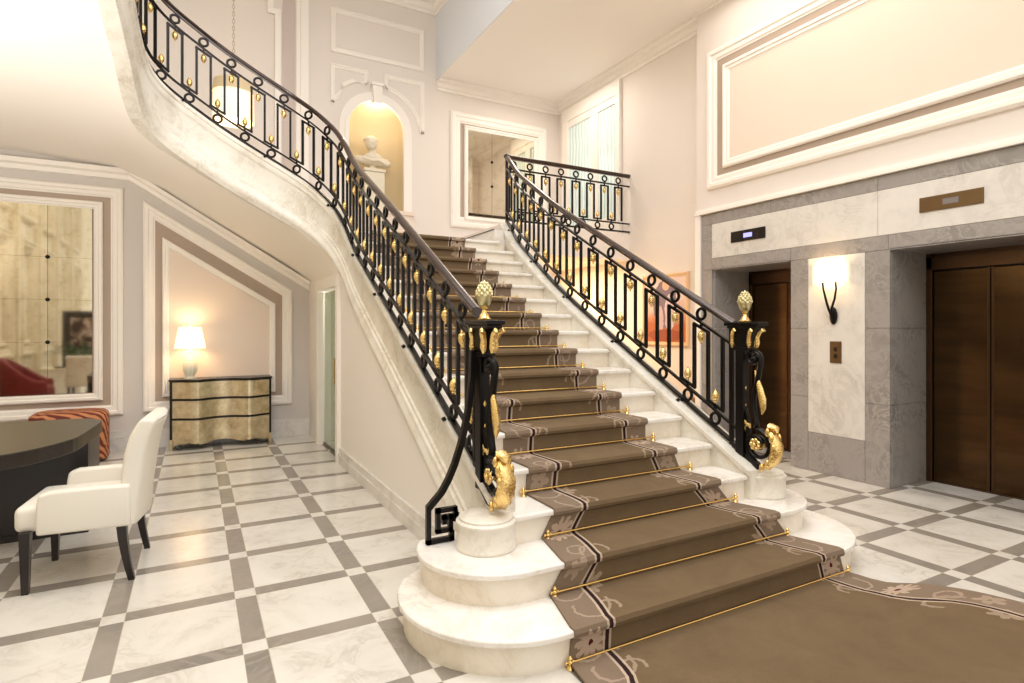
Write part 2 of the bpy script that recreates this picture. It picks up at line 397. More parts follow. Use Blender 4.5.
# mirror frame on left wall
mb = MB(); frame(mb, [(-3.3, .44), (-.78, .44), (-.78, 3.225), (-3.3, 3.225)], .125, .05, 'y', 8.6, -1)
struct(mb.build('trim_10', M['white_trim']), 'outer white frame of the left mirror panel')
struct(MB().box(-3.2, -.89, 8.59, 8.605, .55, 3.12).build('trim_11', M['taupe_band']), 'taupe field between the mirror frames')
mr = thing('wall_mirror', (-2.1, 8.59, .64), 'large mirror in a white frame behind the dark desk', 'mirror')
mb = MB(); frame(mb, [(-3.09, .63), (-.985, .63), (-.985, 3.035), (-3.09, 3.035)], .09, .045, 'y', 8.585, -1); mb.build('mirror_frame', M['white_trim'], mr)
MB().box(-3.0, -1.09, 8.572, 8.58, .73, 2.945).build('glass', M['mirror'], mr)
mb = MB()
for xx in (-1.515,): mb.box(xx-.002, xx+.002, 8.569, 8.572, .73, 2.945)
for zz in (1.34, 1.84, 2.34): mb.box(-3.0, -1.09, 8.5705, 8.572, zz-.001, zz+.001)
mb.build('glass_seam', M['bronze_plate'], mr)
studp = MB().lathe([(.024, 0), (.024, .006), (.012, .016)], n=8)
studp.v = [(a, -c_, b_) for a, b_, c_ in studp.v]
stud0 = None
for xx in (-1.515, -2.25):
    for zz in (1.34, 1.84, 2.34):
        if stud0 is None:
            stud0 = studp.build('stud', M['black_metal'], origin=(0,0,0)); stud0.parent = mr; stud0.location = Vector((xx, 8.572, zz))-mr.location
        else: inst(stud0, mr, (xx, 8.572, zz))
# lamp panel
def slope(x_, off=0.0): return 3.46-.13-(x_+.715)*.609-off
mb = MB()
o1 = [(-.573, .45), (1.19, .45), (1.19, 2.03), (-.573, 3.10)]
frame(mb, o1, .13, .045, 'y', 8.6, -1)
struct(mb.build('trim_12', M['white_trim']), 'outer white moulding of the sloping panel behind the lamp')
struct(MB().prism([(-.45, .58), (1.08, .58), (1.08, 1.96), (-.45, 2.88)], 8.59, 8.605, 'y').build('trim_13', M['taupe_band']), 'taupe field of the sloping lamp panel')
mb = MB(); frame(mb, [(-.365, .63), (.97, .63), (.97, 1.84), (-.365, 2.66)], .075, .035, 'y', 8.59, -1)
struct(mb.build('trim_14', M['white_trim']), 'inner white moulding of the sloping lamp panel')
struct(MB().prism([(-.30, .70), (.90, .70), (.90, 1.79), (-.30, 2.53)], 8.58, 8.592, 'y').build('trim_15', M['inner_panel']), 'pale pink field of the sloping lamp panel')
struct(MB().box(-4, 1.42, 8.575, 8.6, 0, .24).box(-4, 1.42, 8.565, 8.6, 0, .17).build('baseboard_left', M['marble_band']), 'veined marble skirting along the left wall')

# far left wall seen in mirror
wl = struct(MB().box(-3.6, -3.35, -14, 8.6, 0, 7).build('wall_side', M['stone']), 'carved stone wall to the left of the desk')
k = 16
for i in range(7):
    y0 = 7.2-i*2.0
    mb = MB()
    frame(mb, [(y0-1.3, .9), (y0, .9), (y0, 3.5), (y0-1.3, 3.5)], .2, .12, 'x', -3.35, 1)
    frame(mb, [(y0-1.05, 1.15), (y0-.25, 1.15), (y0-.25, 3.25), (y0-1.05, 3.25)], .1, .08, 'x', -3.35, 1)
    frame(mb, [(y0-1.3, 3.9), (y0, 3.9), (y0, 5.4), (y0-1.3, 5.4)], .18, .12, 'x', -3.35, 1)
    mb.box(-3.35, -3.27, y0+.2, y0+.5, 0, 7); mb.box(-3.35, -3.22, y0+.26, y0+.44, .3, 7)
    struct(mb.build('trim_%d' % (k+i), M['stone']), 'stone panel moulding on the side wall')

# spandrel wall under left stringer, with door opening
struct(MB().prism([(2.95, 0), (6.68, 0), (6.68, 2.04), (6.3, 1.99), (4.1, .72), (3.0, .09), (2.95, .05)], 1.425, 1.52, 'x').build('wall_spandrel', M['spandrel']), 'smooth cream spandrel wall under the left stringer')
struct(MB().prism([(6.60, 2.0), (7.80, 2.0), (7.80, 0), (8.6, 0), (8.6, 2.28), (7.0, 2.5), (6.6, 2.28)], 1.425, 1.52, 'x').build('wall_passage', M['spandrel']), 'short wall around the glazed door')
struct(MB().box(1.405, 1.43, 2.98, 6.62, 0, .17).box(1.395, 1.43, 2.98, 6.62, 0, .10).build('baseboard_spandrel', M['marble_band']), 'marble skirting along the spandrel wall')
dr = thing('door_3', (1.47, 7.23, 0), 'narrow glazed door in the spandrel wall', None, kind='structure')
MB().box(1.385, 1.53, 6.60, 6.70, 0, 1.98).box(1.385, 1.53, 7.78, 7.90, 0, 1.98).box(1.38, 1.53, 6.59, 7.91, 1.98, 2.11).build('door_casing', M['white_trim'], dr)
MB().box(1.47, 1.482, 6.72, 7.76, .02, 1.96).build('glass_panel', M['glass'], dr)
MB().box(1.455, 1.50, 6.98, 7.02, 0, 1.98).box(1.46, 1.50, 6.70, 7.78, .0, .03).build('door_frame', M['elev_frame'], dr)
MB().box(1.43, 1.455, 7.0, 7.02, .85, 1.15).build('door_handle', M['brass'], dr)
struct(MB().box(2.4, 2.5, 6.4, 8.6, 0, 2.2).build('wall_inner', M['stone']), 'pale wall of the passage behind the glazed door')

# right elevator wall: structural, with openings (X = 5.72)
mb = MB()
mb.box(5.73, 6.5, -6, 5.48, 2.95, 5.6); mb.box(5.73, 6.5, -6, 5.48, 2.24, 2.95)
mb.box(5.73, 6.5, 5.205, 5.48, 0, 2.24); mb.box(5.73, 6.5, 3.085, 4.10, 0, 2.24); mb.box(5.73, 6.5, -6, 1.98, 0, 2.24)
struct(mb.build('wall_right', M['wall']), 'cream upper wall above the marble elevator surround')
mb = MB(); mb.box(5.9, 6.0, 5.47, 9.0, 0, 5.6); struct(mb.build('wall_recess', M['wall']), 'beige wall between the window and the elevators')
# marble cladding
T0 = 5.70
gs = thing('trim_30', (5.72, 3.7, 0), 'grey and white marble surround of the elevators', None, kind='structure')
def slab(y0, y1, z0, z1, mt='marble_grey', x0=T0, nm='grey_slab'):
    o = MB().box(x0, 5.735, y0+.0015, y1-.0015, z0+.0015, z1-.0015).build(nm, M[mt], gs); return bevel(o, .002, 1)
slab(5.20, 5.37, 0, .78); slab(5.20, 5.37, .78, 1.5); slab(5.20, 5.37, 1.5, 2.24)
slab(5.20, 5.37, 2.24, 2.81)
for a_, b_ in ((5.37, 4.35), (4.35, 3.18), (3.18, 2.0), (2.0, .8)): slab(b_, a_, 2.81, 2.945)
for a_, b_ in ((5.20, 4.10), (4.10, 3.085), (3.085, 1.98), (1.98, .8)): slab(b_, a_, 2.24, 2.38)
for a_, b_ in ((5.20, 3.18), (3.18, .8)): slab(b_, a_, 2.38, 2.81, 'marble_band', nm='white_slab')
for z0, z1 in ((0, .78), (.78, 1.5), (1.5, 2.24)):
    slab(3.895, 4.10, z0, z1); slab(3.07, 3.30, z0, z1)
slab(3.30, 3.895, 0, .41); slab(3.30, 3.895, .41, 2.24, 'marble_band', nm='white_slab')
for z0, z1 in ((0, .78), (.78, 1.5), (1.5, 2.24)): slab(1.75, 1.98, z0, z1)
def reveal(y, sg, nm='reveal_slab'):
    for z0, z1 in ((0, .78), (.78, 1.5), (1.5, 2.24)):
        MB().box(5.7365, 6.37, y-(.02 if sg < 0 else 0), y+(.02 if sg > 0 else 0), z0+.0015, z1-.0015).build(nm, M['marble_grey'], gs)
reveal(3.07, 1); reveal(4.12, -1) ; reveal(5.18, -1+2)
reveal(1.98, -1)
MB().box(T0, 6.37, 4.12, 5.18, 2.235, 2.25).build('soffit_slab', M['marble_grey'], gs)
MB().box(T0, 6.37, 1.98, 3.07, 2.235, 2.25).build('soffit_slab', M['marble_grey'], gs)
mb = MB().box(5.675, 5.729, 5.375, 5.455, 0, 2.949)
for d_, z0, z1 in ((.07, 2.95, 2.985), (.045, 2.9851, 3.02)): mb.box(5.73-d_, 5.729, -1, 5.455, z0, z1)
struct(mb.build('trim_31', M['white_trim']), 'white edge moulding round the marble surround')
# elevator doors
def elevator(nm, y0, y1, ys, lab):
    d = thing(nm, (6.36, (y0+y1)/2, 0), lab, None, kind='structure')
    mb = MB().box(6.33, 6.40, y1-.05, y1, 0, 2.24).box(6.33, 6.40, y0, y0+.05, 0, 2.24).box(6.33, 6.40, y0, y1, 2.07, 2.20)
    mb.box(6.38, 6.42, y0, y1, 2.2, 2.24).box(6.345, 6.40, y0, y1, 0, .012)
    bevel(mb.build('door_frame', M['elev_frame'], d), .004)
    for a_, b_, xx in ((y0+.05, ys-.006, 6.36), (ys+.006, y1-.05, 6.36)):
        mb = MB().box(xx, xx+.04, a_, b_, .01, 2.06); bevel(mb.build('door_panel', M['elev'], d), .006)
        MB().box(xx-.004, xx, a_+.0 if a_ > ys else b_-.02, a_+.02 if a_ > ys else b_, .01, 2.06).build('edge_strip', M['elev_frame'], d)
    MB().box(6.40, 6.45, y0, y1, 0, 2.24).build('shaft_panel', M['dark_plate'], d)
elevator('door_1', 4.12, 5.16, 4.61, 'bronzed elevator door beyond the right newel')
elevator('door_2', 2.0, 3.07, 2.55, 'bronzed elevator doors at the right of the sconce pillar')
# wall panel above elevators
mb = MB(); frame(mb, [(.2, 3.255), (5.28, 3.255), (5.28, 4.99), (.2, 4.99)], .15, .05, 'x', 5.73, -1)
struct(mb.build('trim_32', M['white_trim']), 'outer white moulding of the long wall panel above the elevators')
struct(MB().box(5.72, 5.735, .3, 5.15, 3.38, 4.86).build('trim_33', M['taupe_band']), 'tan border band of the long wall panel')
mb = MB(); frame(mb, [(.45, 3.475), (5.03, 3.475), (5.03, 4.745), (.45, 4.745)], .10, .04, 'x', 5.72, -1)
struct(mb.build('trim_34', M['white_trim']), 'inner white moulding of the long wall panel')
struct(MB().box(5.71, 5.722, .5, 4.94, 3.56, 4.66).build('trim_35', M['inner_panel']), 'cream field of the long wall panel')

# ceilings
struct(MB().box(3.5, 7.6, -1, 9.6, 5.6, 5.7).build('ceiling', M['ceiling']), 'cream ceiling over the landing and elevators')
struct(MB().box(3.5, 3.6, -1, 9.0, 5.7, 6.9).box(3.485, 3.5, -1, 9.0, 5.6, 6.9).build('wall_upper', M['bluish']), 'cool white face of the ceiling opening')
struct(MB().box(-4.2, 3.6, 6.2, 9.6, 6.85, 6.95).build('ceiling_upper', M['ceiling']), 'ceiling high over the stairwell')
def crown(path, nm, lab, s=.17):
    mb = MB()
    prof = [(0, 0), (0, -s), (.02, -s), (.03, -s*.8), (s*.35, -s*.72), (s*.45, -s*.4), (s*.8, -s*.3), (s*.85, -s*.1), (s, -s*.08), (s, 0)]
    mb.sweep(path, prof); return struct(mb.build(nm, M['white_trim']), lab)
crown([((3.5, 9.0, 5.6), (0, -1, 0)), ((5.9, 9.0, 5.6), (-.0, -1, 0))], 'trim_36', 'white crown moulding along the landing back wall')
crown([((5.9, 9.0, 5.6), (-1, 0, 0)), ((5.9, 5.46, 5.6), (-1, 0, 0))], 'trim_37', 'white crown moulding above the landing window')
crown([((5.73, 5.48, 5.6), (-1, 0, 0)), ((5.73, -1, 5.6), (-1, 0, 0))], 'trim_38', 'thin crown moulding above the elevator wall', .05)
crown([((-4.0, 9.0, 6.85), (0, -1, 0)), ((3.485, 9.0, 6.85), (0, -1, 0))], 'trim_39', 'white crown moulding high on the back wall', .2)
crown([((3.485, 9.0, 6.85), (-1, 0, 0)), ((3.485, 4, 6.85), (-1, 0, 0))], 'trim_40', 'white crown moulding on the face of the ceiling opening', .2)

# landing window (X = 5.9)
wn_ = thing('window_1', (5.9, 8.0, 2.95), 'tall pale window with blue-green curtains on the landing', None, kind='structure')
mb = MB().box(5.84, 5.899, 7.19, 7.29, 2.953, 5.2).box(5.84, 5.899, 8.62, 8.82, 2.953, 5.2).box(5.838, 5.899, 7.19, 8.82, 5.20, 5.42).box(5.85, 5.899, 7.76, 7.96, 3.3, 5.08).box(5.852, 5.899, 7.29, 8.62, 5.08, 5.2).box(5.852, 5.899, 7.29, 8.62, 2.953, 3.3)
bevel(mb.build('window_frame', M['white_trim'], wn_), .006)
MB().box(5.875, 5.89, 7.28, 7.77, 3.3, 5.1).build('pane', M['win'], wn_); MB().box(5.875, 5.89, 7.95, 8.63, 3.3, 5.1).build('pane', M['win'], wn_)

# back wall mirror
mb = MB(); frame(mb, [(3.735, 3.20), (5.62, 3.20), (5.62, 5.14), (3.735, 5.14)], .18, .05, 'y', 9, -1)
struct(mb.build('trim_41', M['white_trim']), 'outer white moulding round the landing mirror')
struct(MB().box(3.88, 5.47, 8.985, 9.0, 3.34, 5.0).build('trim_42', M['taupe_band']), 'taupe field round the landing mirror')
mr2 = thing('wall_mirror', (4.7, 8.98, 3.4), 'antiqued mirror on the landing wall right of the niche', 'mirror')
mb = MB(); frame(mb, [(3.98, 3.33), (5.42, 3.33), (5.42, 4.93), (3.98, 4.93)], .08, .04, 'y', 8.98, -1); mb.build('mirror_frame', M['white_trim'], mr2)
MB().box(4.05, 5.35, 8.966, 8.975, 3.40, 4.86).build('glass', M['mirror'], mr2)
MB().box(4.498, 4.502, 8.963, 8.966, 3.4, 4.86).build('glass_seam', M['bronze_plate'], mr2)
for zz in (3.95, 4.37): inst(stud0, mr2, (4.5, 8.966, zz))

# ================================================================== STAIRCASE
st = thing('staircase', (2.4, 2.1, 0), 'wide white marble staircase rising to the landing', 'staircase')
def arcpts(cx, cy, r, a0, a1, n=18): return [(cx+r*math.cos(a0+(a1-a0)*i/n), cy+r*math.sin(a0+(a1-a0)*i/n)) for i in range(n+1)]
def bullnose(r_, cy, yb, grow, z0, z1, cr=3.41, cl=1.425):
    # left semicircle centre cl, right centre cr
    pts = arcpts(cl, cy, r_+grow, PI*.97, PI*1.5)+arcpts(cr, cy, r_+grow, PI*1.5, PI*2.03)
    pts = [(cl-(r_+grow)*.62, yb)]+arcpts(cl, cy, r_+grow, PI*.80, PI*.97, 4)+pts+arcpts(cr, cy, r_+grow, 0.1, PI*.2, 4)+[(cr+(r_+grow)*.62, yb)]
    return pts
for k_, r_, cy, yb in ((1, .558, 2.673, 3.08), (2, .41, 2.83, 3.10)):
    z1 = k_*R_
    sp = thing_none = None
    body = MB().prism(bullnose(r_-.03, cy, yb, 0, 0, 0), (k_-1)*R_, z1-.03); o = body.build('riser', M['marble_riser'], st)
    sl = MB().prism(bullnose(r_, cy, yb, 0, 0, 0), z1-.032, z1); o = bevel(sl.build('tread', M['marble_step'], st), .014, 3)
for k_ in range(3, 17):
    y = nose(k_); z1 = k_*R_; xr = 3.36 if k_ < 11 else (3.42 if k_ < 14 else 3.52)
    yb = y+TD+.04 if k_ < 16 else 9.0
    xl = 1.50
    MB().box(xl, xr, y+.03, yb, z1-R_-.02, z1-.032).build('riser', M['marble_riser'], st)
    bevel(MB().box(xl, xr if k_ < 16 else 3.45, y, yb, z1-.034, z1).build('tread', M['marble_step'], st), .012, 3)
# raised side steps to the right landing
bevel(MB().box(3.43, 3.80, 6.75, 9.0, 2.5, 2.788).build('tread', M['marble_step'], st), .012, 3)
MB().box(3.415, 3.432, 6.77, 8.0, 2.79, 2.80).build('nosing_strip', M['dark_plate'], st)
ld = struct(MB().box(3.72, 5.9, 7.0, 9.0, 2.55, 2.952).build('floor_landing', M['wall']), 'upper landing slab with a plain cream edge')
struct(MB().box(1.5, 3.72, 7.0, 9.0, 2.30, 2.56).build('floor_half_landing', M['wall']), 'slab under the half landing')

# rail paths -------------------------------------------------
def catmull(kn, step=.05):
    P_ = [Vector(p) for p in kn]; out = []
    for i in range(len(P_)-1):
        p0 = P_[max(0, i-1)]; p1 = P_[i]; p2 = P_[i+1]; p3 = P_[min(len(P_)-1, i+2)]
        n = max(1, int((p2-p1).length/step))
        for j in range(n):
            t = j/n
            out.append(.5*((2*p1)+(p2-p0)*t+(2*p0-5*p1+4*p2-p3)*t*t+(3*p1-p0-3*p2+p3)*t**3))
    out.append(P_[-1]); return out
HL = .945
def hz(y): return nz(y)+HL
LK = [(1.42, 3.02, hz(3.02)), (1.42, 3.6, hz(3.6)), (1.42, 4.2, hz(4.2)), (1.42, 4.8, hz(4.8)), (1.42, 5.4, hz(5.4)-.01), (1.42, 5.8, hz(5.8)-.01),
      (1.42, 6.1, 3.29), (1.41, 6.35, 3.49), (1.35, 6.6, 3.72), (1.2, 6.85, 3.96), (1.0, 6.98, 4.13), (.62, 7.04, 4.35), (.3, 7.05, 4.53),
      (.02, 7.03, 4.70), (-.24, 6.97, 4.86), (-.40, 6.83, 4.99), (-.47, 6.6, 5.15), (-.51, 6.2, 5.38), (-.56, 5.8, 5.62), (-.61, 5.4, 5.86), (-.65, 5.0, 6.08), (-.70, 4.2, 6.52), (-.72, 3.4, 6.96)]
RK = [(3.42, 2.90, hz(2.90)), (3.42, 3.5, hz(3.5)), (3.42, 4.1, hz(4.1)), (3.42, 4.6, hz(4.6)), (3.43, 5.0, hz(5.0)), (3.46, 5.4, hz(5.4)), (3.51, 5.8, hz(5.8)+.01), (3.60, 6.4, hz(6.4)+.02), (3.68, 6.78, 3.72), (3.75, 7.02, 3.86)]
PL = catmull(LK, .04); PR = catmull(RK, .04)
class Path:
    def __init__(s, pts):
        s.p = pts; s.s = [0]
        for a_, b_ in zip(pts, pts[1:]): s.s.append(s.s[-1]+math.hypot(b_.x-a_.x, b_.y-a_.y))
        s.L = s.s[-1]
    def at(s, t):
        t = max(0, min(s.L, t)); i = 0
        lo, hi = 0, len(s.s)-1
        while hi-lo > 1:
            m_ = (lo+hi)//2
            if s.s[m_] <= t: lo = m_
            else: hi = m_
        f_ = (t-s.s[lo])/max(1e-9, s.s[hi]-s.s[lo]); return s.p[lo].lerp(s.p[hi], f_)
    def tan(s, t):
        d = s.at(t+.03)-s.at(t-.03); return Vector((d.x, d.y, 0)).normalized()
    def frames(s, z=0.0, t0=0, t1=None, step=.05):
        t1 = s.L if t1 is None else t1; n = max(2, int((t1-t0)/step)); out = []
        for i in range(n+1):
            t = t0+(t1-t0)*i/n; p = s.at(t); d = s.tan(t); out.append((p+Vector((0,0,z)), Vector((d.y, -d.x, 0))))
        return out
pl, pr_ = Path(PL), Path(PR)
ple = Path([Vector((1.42, 2.80, hz(2.80)-.0)), Vector((1.42, 2.9, hz(2.9)))]+PL); pre = Path([Vector((3.42, 2.70, hz(2.70)))]+PR)
def rect(w, h): return [(-w/2, -h/2), (w/2, -h/2), (w/2, h/2), (-w/2, h/2)]
HR = [(.034*math.cos(a)*1.0, .024*math.sin(a)) for a in [2*PI*i/10 for i in range(10)]]
ringm = acm = None
def railing(path, root, s0, s1, per=.262, brackets=True, ext=None):
    global ringm, acm
    mb = MB(); mb.sweep(path.frames(0, 0), HR); mb.sweep(path.frames(-.03, 0), rect(.03, .014)); mb.build('handrail', M['handrail'], root, smooth=True)
    MB().sweep(path.frames(-.165, 0), rect(.024, .02)).build('upper_bar', M['black_metal'], root)
    MB().sweep((ext or path).frames(-.745, 0), rect(.024, .02)).build('lower_bar', M['black_metal'], root)
    MB().sweep((ext or path).frames(-.87, 0), rect(.036, .022)).build('bottom_bar', M['black_metal'], root)
    n = int((s1-s0)/per)
    per = (s1-s0)/n
    W = .023
    def pt(s_, dz): return path.at(s_)+Vector((0, 0, dz))
    sb = s0-per*.25; sd = path.tan(max(0, sb)); lead = sb > .03
    if lead:
        D0 = pt(s0, -.71); E_ = pt(sb, 0); F0 = pt(sb-per*.25, -.71)
        mb = MB(); mb.bar(F0-sd*W/2, D0+sd*W/2, .022, .016, side=(0,0,1)); mb.bar(E_+Vector((0,0,-.75)), E_+Vector((0,0,-.70)), .016, side=sd)
        mb.build('link', M['black_metal'], root)
        MB().bar(F0, pt(sb-per*.25, -.165), W, side=sd).build('end_upright', M['black_metal'], root)
    for i in range(n):
        sc_ = s0+per*(i+.25)     # top link centre
        sb = sc_+per/2
        a_, b_ = sc_-per*.25, sc_+per*.25
        sd = path.tan(sc_)
        A0, A1 = pt(a_, -.71), pt(a_, -.205); B0, B1 = pt(b_, -.71), pt(b_, -.205)
        mb = MB(); mb.bar(A0, A1, W, side=sd); mb.bar(B0, B1, W, side=sd); mb.bar(A1-sd*W/2, B1+sd*W/2, .022, .016, side=(0,0,1))
        C_ = pt(sc_, 0); mb.bar(C_+Vector((0,0,-.16)), C_+Vector((0,0,-.21)), .016, side=sd)
        mb.build('baluster', M['black_metal'], root)
        if i < n-1:
            D0 = pt(sb+per*.25, -.71); E_ = pt(sb, 0)
            mb = MB(); mb.bar(B0-sd*W/2, D0+sd*W/2, .022, .016, side=(0,0,1)); mb.bar(E_+Vector((0,0,-.75)), E_+Vector((0,0,-.70)), .016, side=sd)
            mb.build('link', M['black_metal'], root)
        ang = math.atan2(sd.y, sd.x)
        pa = [(pt(sc_, -.098), 'r'), (pt(sc_, -.275), 'a')]
        if i == 0 and lead: pa += [(pt(s0-per*.25, -.807), 'r'), (pt(s0-per*.25, -.642), 'b')]
        if i < n-1: pa += [(pt(sb, -.807), 'r'), (pt(sb, -.642), 'b')]
        for p_, kd in pa:
            if kd == 'r':
                if ringm is None:
                    mb = MB(); RR, q = .041, .0125
                    rings = [[((RR+q*math.cos(2*PI*j/6))*math.cos(2*PI*i_/18), q*1.1*math.sin(2*PI*j/6), (RR+q*math.cos(2*PI*j/6))*math.sin(2*PI*i_/18)) for j in range(6)] for i_ in range(19)]
                    mb.loft(rings, caps=False); ringm = mb.build('ring', M['black_metal'], root, smooth=True); ringm.data.transform(Matrix.Translation(parent_loc(root))); ringm.location = p_-parent_loc(root); ringm.rotation_euler = (0,0,ang)
                else: inst(ringm, root, p_, ang)
            else:
                if acm is None:
                    mb = MB().lathe([(.002,-.056),(.007,-.050),(.006,-.044),(.014,-.036),(.023,-.022),(.028,-.004),(.028,.008),(.024,.018),(.026,.022),(.022,.030),(.012,.036),(.015,.044),(.008,.050),(.006,.06)], n=14)
                    acm = mb.build('acorn', M['gold'], root, smooth=True); acm.data.transform(Matrix.Translation(parent_loc(root))); acm.location = p_-parent_loc(root)
                    if kd == 'b': pass
                else: inst(acm, root, p_, ang, sc=(1, 1, -1) if kd == 'b' else None)
    if brackets:
        for i in range(1, n, 3):
            s_ = s0+per*i; p_ = pt(s_, -.89); d = path.tan(s_); nn = Vector((d.y, -d.x, 0))
            MB().bar(p_, p_+Vector((0,0,-.06)), .024, side=d).tube([p_+Vector((0,0,-.0))-nn*.03, p_-nn*.05+Vector((0,0,-.01))], .014, 8).build('foot', M['black_metal'], root)

lr = thing('stair_railing', (1.42, 3.0, .6), 'long black and gold railing curving up the left side of the stairs', 'railing')
railing(pl, lr, .14, pl.L-.3, ext=ple)
rr_ = thing('stair_railing', (3.42, 2.9, .6), 'straight black and gold railing on the right side of the stairs', 'railing')
railing(pr_, rr_, .255, pr_.L-.02, ext=pre)
pland = Path([Vector((3.75, 7.02, 3.86)), Vector((4.4, 7.02, 3.86)), Vector((5.2, 7.02, 3.86)), Vector((5.9, 7.02, 3.86))])
lrl = thing('landing_railing', (4.8, 7.02, 2.96), 'level black and gold railing along the upper landing edge', 'railing')
railing(pland, lrl, .04, pland.L-.02, per=.24, brackets=False)
MB().ball((3.75, 7.02, 3.86), .045, .045, .035).build('rail_knob', M['handrail'], lrl, smooth=True)
MB().bar((3.75, 7.02, 2.95), (3.75, 7.02, 3.84), .03).build('corner_post', M['black_metal'], lrl)

# stringers ---------------------------------------------------
def stringer(path, t0, t1, prof, nm, floor=True, dz=-.90):
    fr = path.frames(dz, t0, t1, .08); rings = []
    for p_, n_ in fr:
        ring = []
        for o_, h in prof:
            q = p_+n_*o_; ring.append((q.x, q.y, max(.0, q.z+h)))
        rings.append(ring)
    return MB().loft(rings).build(nm, M['marble'], st, smooth=True)
profL = [(0.13, 0), (-.032, 0), (-.032, -.035), (-.016, -.05), (-.016, -.10), (-.004, -.112), (.008, -.13), (.008, -.36), (-.006, -.372), (-.006, -.40), (-.022, -.415), (-.022, -.475), (-.034, -.49), (-.034, -.545), (-.012, -.57), (.0, -.60), (0.13, -.60)]
# side vector from frames = (d.y,-d.x): for +Y travel -> (+1,0): away from the well
stringer(ple, 0, ple.L, profL, 'left_stringer')
profR = [(-.11, 0), (.10, 0), (.10, -.42), (-.09, -.42), (-.09, -.03), (-.11, -.03)]
stringer(pre, 0, pre.L-.02, profR, 'right_stringer')
# infill wall below right stringer
struct(MB().prism([(2.95, 0), (6.9, 0), (6.9, 2.3), (3.0, .15)], 3.40, 3.50, 'x').build('wall_stair', M['wall']), 'wall closing the far side under the stairs')

# upper flight soffit solid
inn = [(1.42, 6.35, 2.0), (1.40, 6.6, 2.22), (1.27, 6.85, 2.46), (1.05, 7.03, 2.63), (.64, 7.10, 2.85), (.3, 7.11, 3.03), (.02, 7.10, 3.20), (-.26, 7.03, 3.38), (-.44, 6.88, 3.53), (-.52, 6.62, 3.70), (-.57, 6.2, 3.92), (-.62, 5.8, 4.14), (-.67, 5.4, 4.36), (-.71, 5.0, 4.58), (-.76, 4.2, 5.02), (-.78, 3.4, 5.46)]
out = [(1.43, 8.6, 2.16), (1.42, 8.6, 2.17), (1.25, 8.6, 2.28), (1.02, 8.6, 2.42), (.62, 8.6, 2.66), (.3, 8.6, 2.85), (0, 8.6, 3.03), (-.35, 8.6, 3.25), (-.9, 8.6, 3.48), (-2.0, 8.6, 3.56), (-2.7, 8.0, 3.66), (-2.7, 6.7, 3.95), (-2.7, 5.6, 4.3), (-2.7, 5.0, 4.58), (-2.7, 4.2, 5.02), (-2.7, 3.4, 5.46)]
rings = []
for a_, b_ in zip(inn, out):
    a_, b_ = Vector(a_), Vector(b_); n = 8
    if b_.y > 8.5: b_.y = 8.62
    lo = [a_.lerp(b_, i/n) for i in range(n+1)]; hi = [p+Vector((0, 0, .32)) for p in reversed(lo)]
    rings.append(lo+hi)
MB().loft(rings).build('upper_flight', M['soffit'], st, smooth=True)

# carpet runner -----------------------------------------------
cl_ = {1: 1.467, 2: 1.62, 3: 1.75}; cr_ = {1: 3.43, 2: 3.25, 3: 3.06}
def cL(k_): return cl_.get(k_, 1.765)
def cR(k_): return cr_.get(k_, 2.965)
prof = []  # (y,z,xl,xr,v)
T = .012
v_ = 0
prev = (1.455, 3.475)
pts = [(nose(1)+.03-T, .004, 1.455, 3.475)]
for k_ in range(1, 17):
    y, z = nose(k_), k_*R_; l, r_ = cL(k_), cR(k_)
    bl = cL(k_) if k_ > 1 else 1.46; br_ = cR(k_)
    pts += [(y+.03-T, z-.045, l, r_), (y+.004-T, z-.03, l, r_), (y-T, z-.012, l, r_), (y-T+.008, z+T-.004, l, r_), (y+.03, z+T, l, r_)]
    nl, nr = (cL(k_+1)+l)/2, (cR(k_+1)+r_)/2
    if k_ < 16: pts += [(nose(k_+1)-.0, z+T, nl, nr), (nose(k_+1)+.03-T, z+T+.008, nl, nr)]
    else: pts += [(8.7, z+T, l, r_)]
mb = MB(); NC = 12; vs = []; uvs = []; vv = 0; fs = []
for i, (y, z, l, r_) in enumerate(pts):
    if i: vv += math.hypot(y-pts[i-1][0], z-pts[i-1][1])
    for j in range(NC+1):
        x_ = l+(r_-l)*j/NC; vs.append((x_, y, z)); d = min(x_-l, r_-x_); uvs.append((d+ (0 if j <= NC/2 else 0), vv))
for i in range(len(pts)-1):
    for j in range(NC):
        a_ = i*(NC+1)+j; fs.append((a_, a_+1, a_+NC+2, a_+NC+1))
mb.add(vs, fs); mb.uv = uvs
cp = mb.build('stair_carpet', M['carpet'], smooth=False)
so = cp.modifiers.new('thick', 'SOLIDIFY'); so.thickness = .012; so.offset = -1
tag(cp, 'taupe floral runner carpet with striped border down the middle of the stairs', 'carpet')
# lobby carpet
rc = catmull([(3.475, 2.13, 0), (3.49, 2.05, 0), (3.53, 1.92, 0), (3.70, 1.80, 0), (3.81, 1.67, 0), (3.87, 1.55, 0), (3.92, 1.40, 0), (4.0, 1.1, 0), (4.0, .4, 0), (4.0, -.6, 0)], .06)
lc = [Vector((1.455+(3.475-p.x)*1.0, p.y, 0)) for p in rc]
vs = []; uvs = []; fs = []; vv = 0; NC = 40
for i, (a_, b_) in enumerate(zip(lc, rc)):
    if i: vv += (rc[i]-rc[i-1]).length
    for j in range(NC+1):
        p = a_.lerp(b_, j/NC)
        dl = min((p-q).length for q in lc); d2 = min((p-q).length for q in rc)
        vs.append((p.x, p.y, .014)); uvs.append((min(dl, d2), .45-vv))
for i in range(len(rc)-1):
    for j in range(NC):
        a_ = i*(NC+1)+j; fs.append((a_, a_+1, a_+NC+2, a_+NC+1))
mb = MB(); mb.add(vs, fs); mb.uv = uvs
cp2 = mb.build('lobby_carpet', M['carpet']); so = cp2.modifiers.new('thick', 'SOLIDIFY'); so.thickness = .012; so.offset = -1
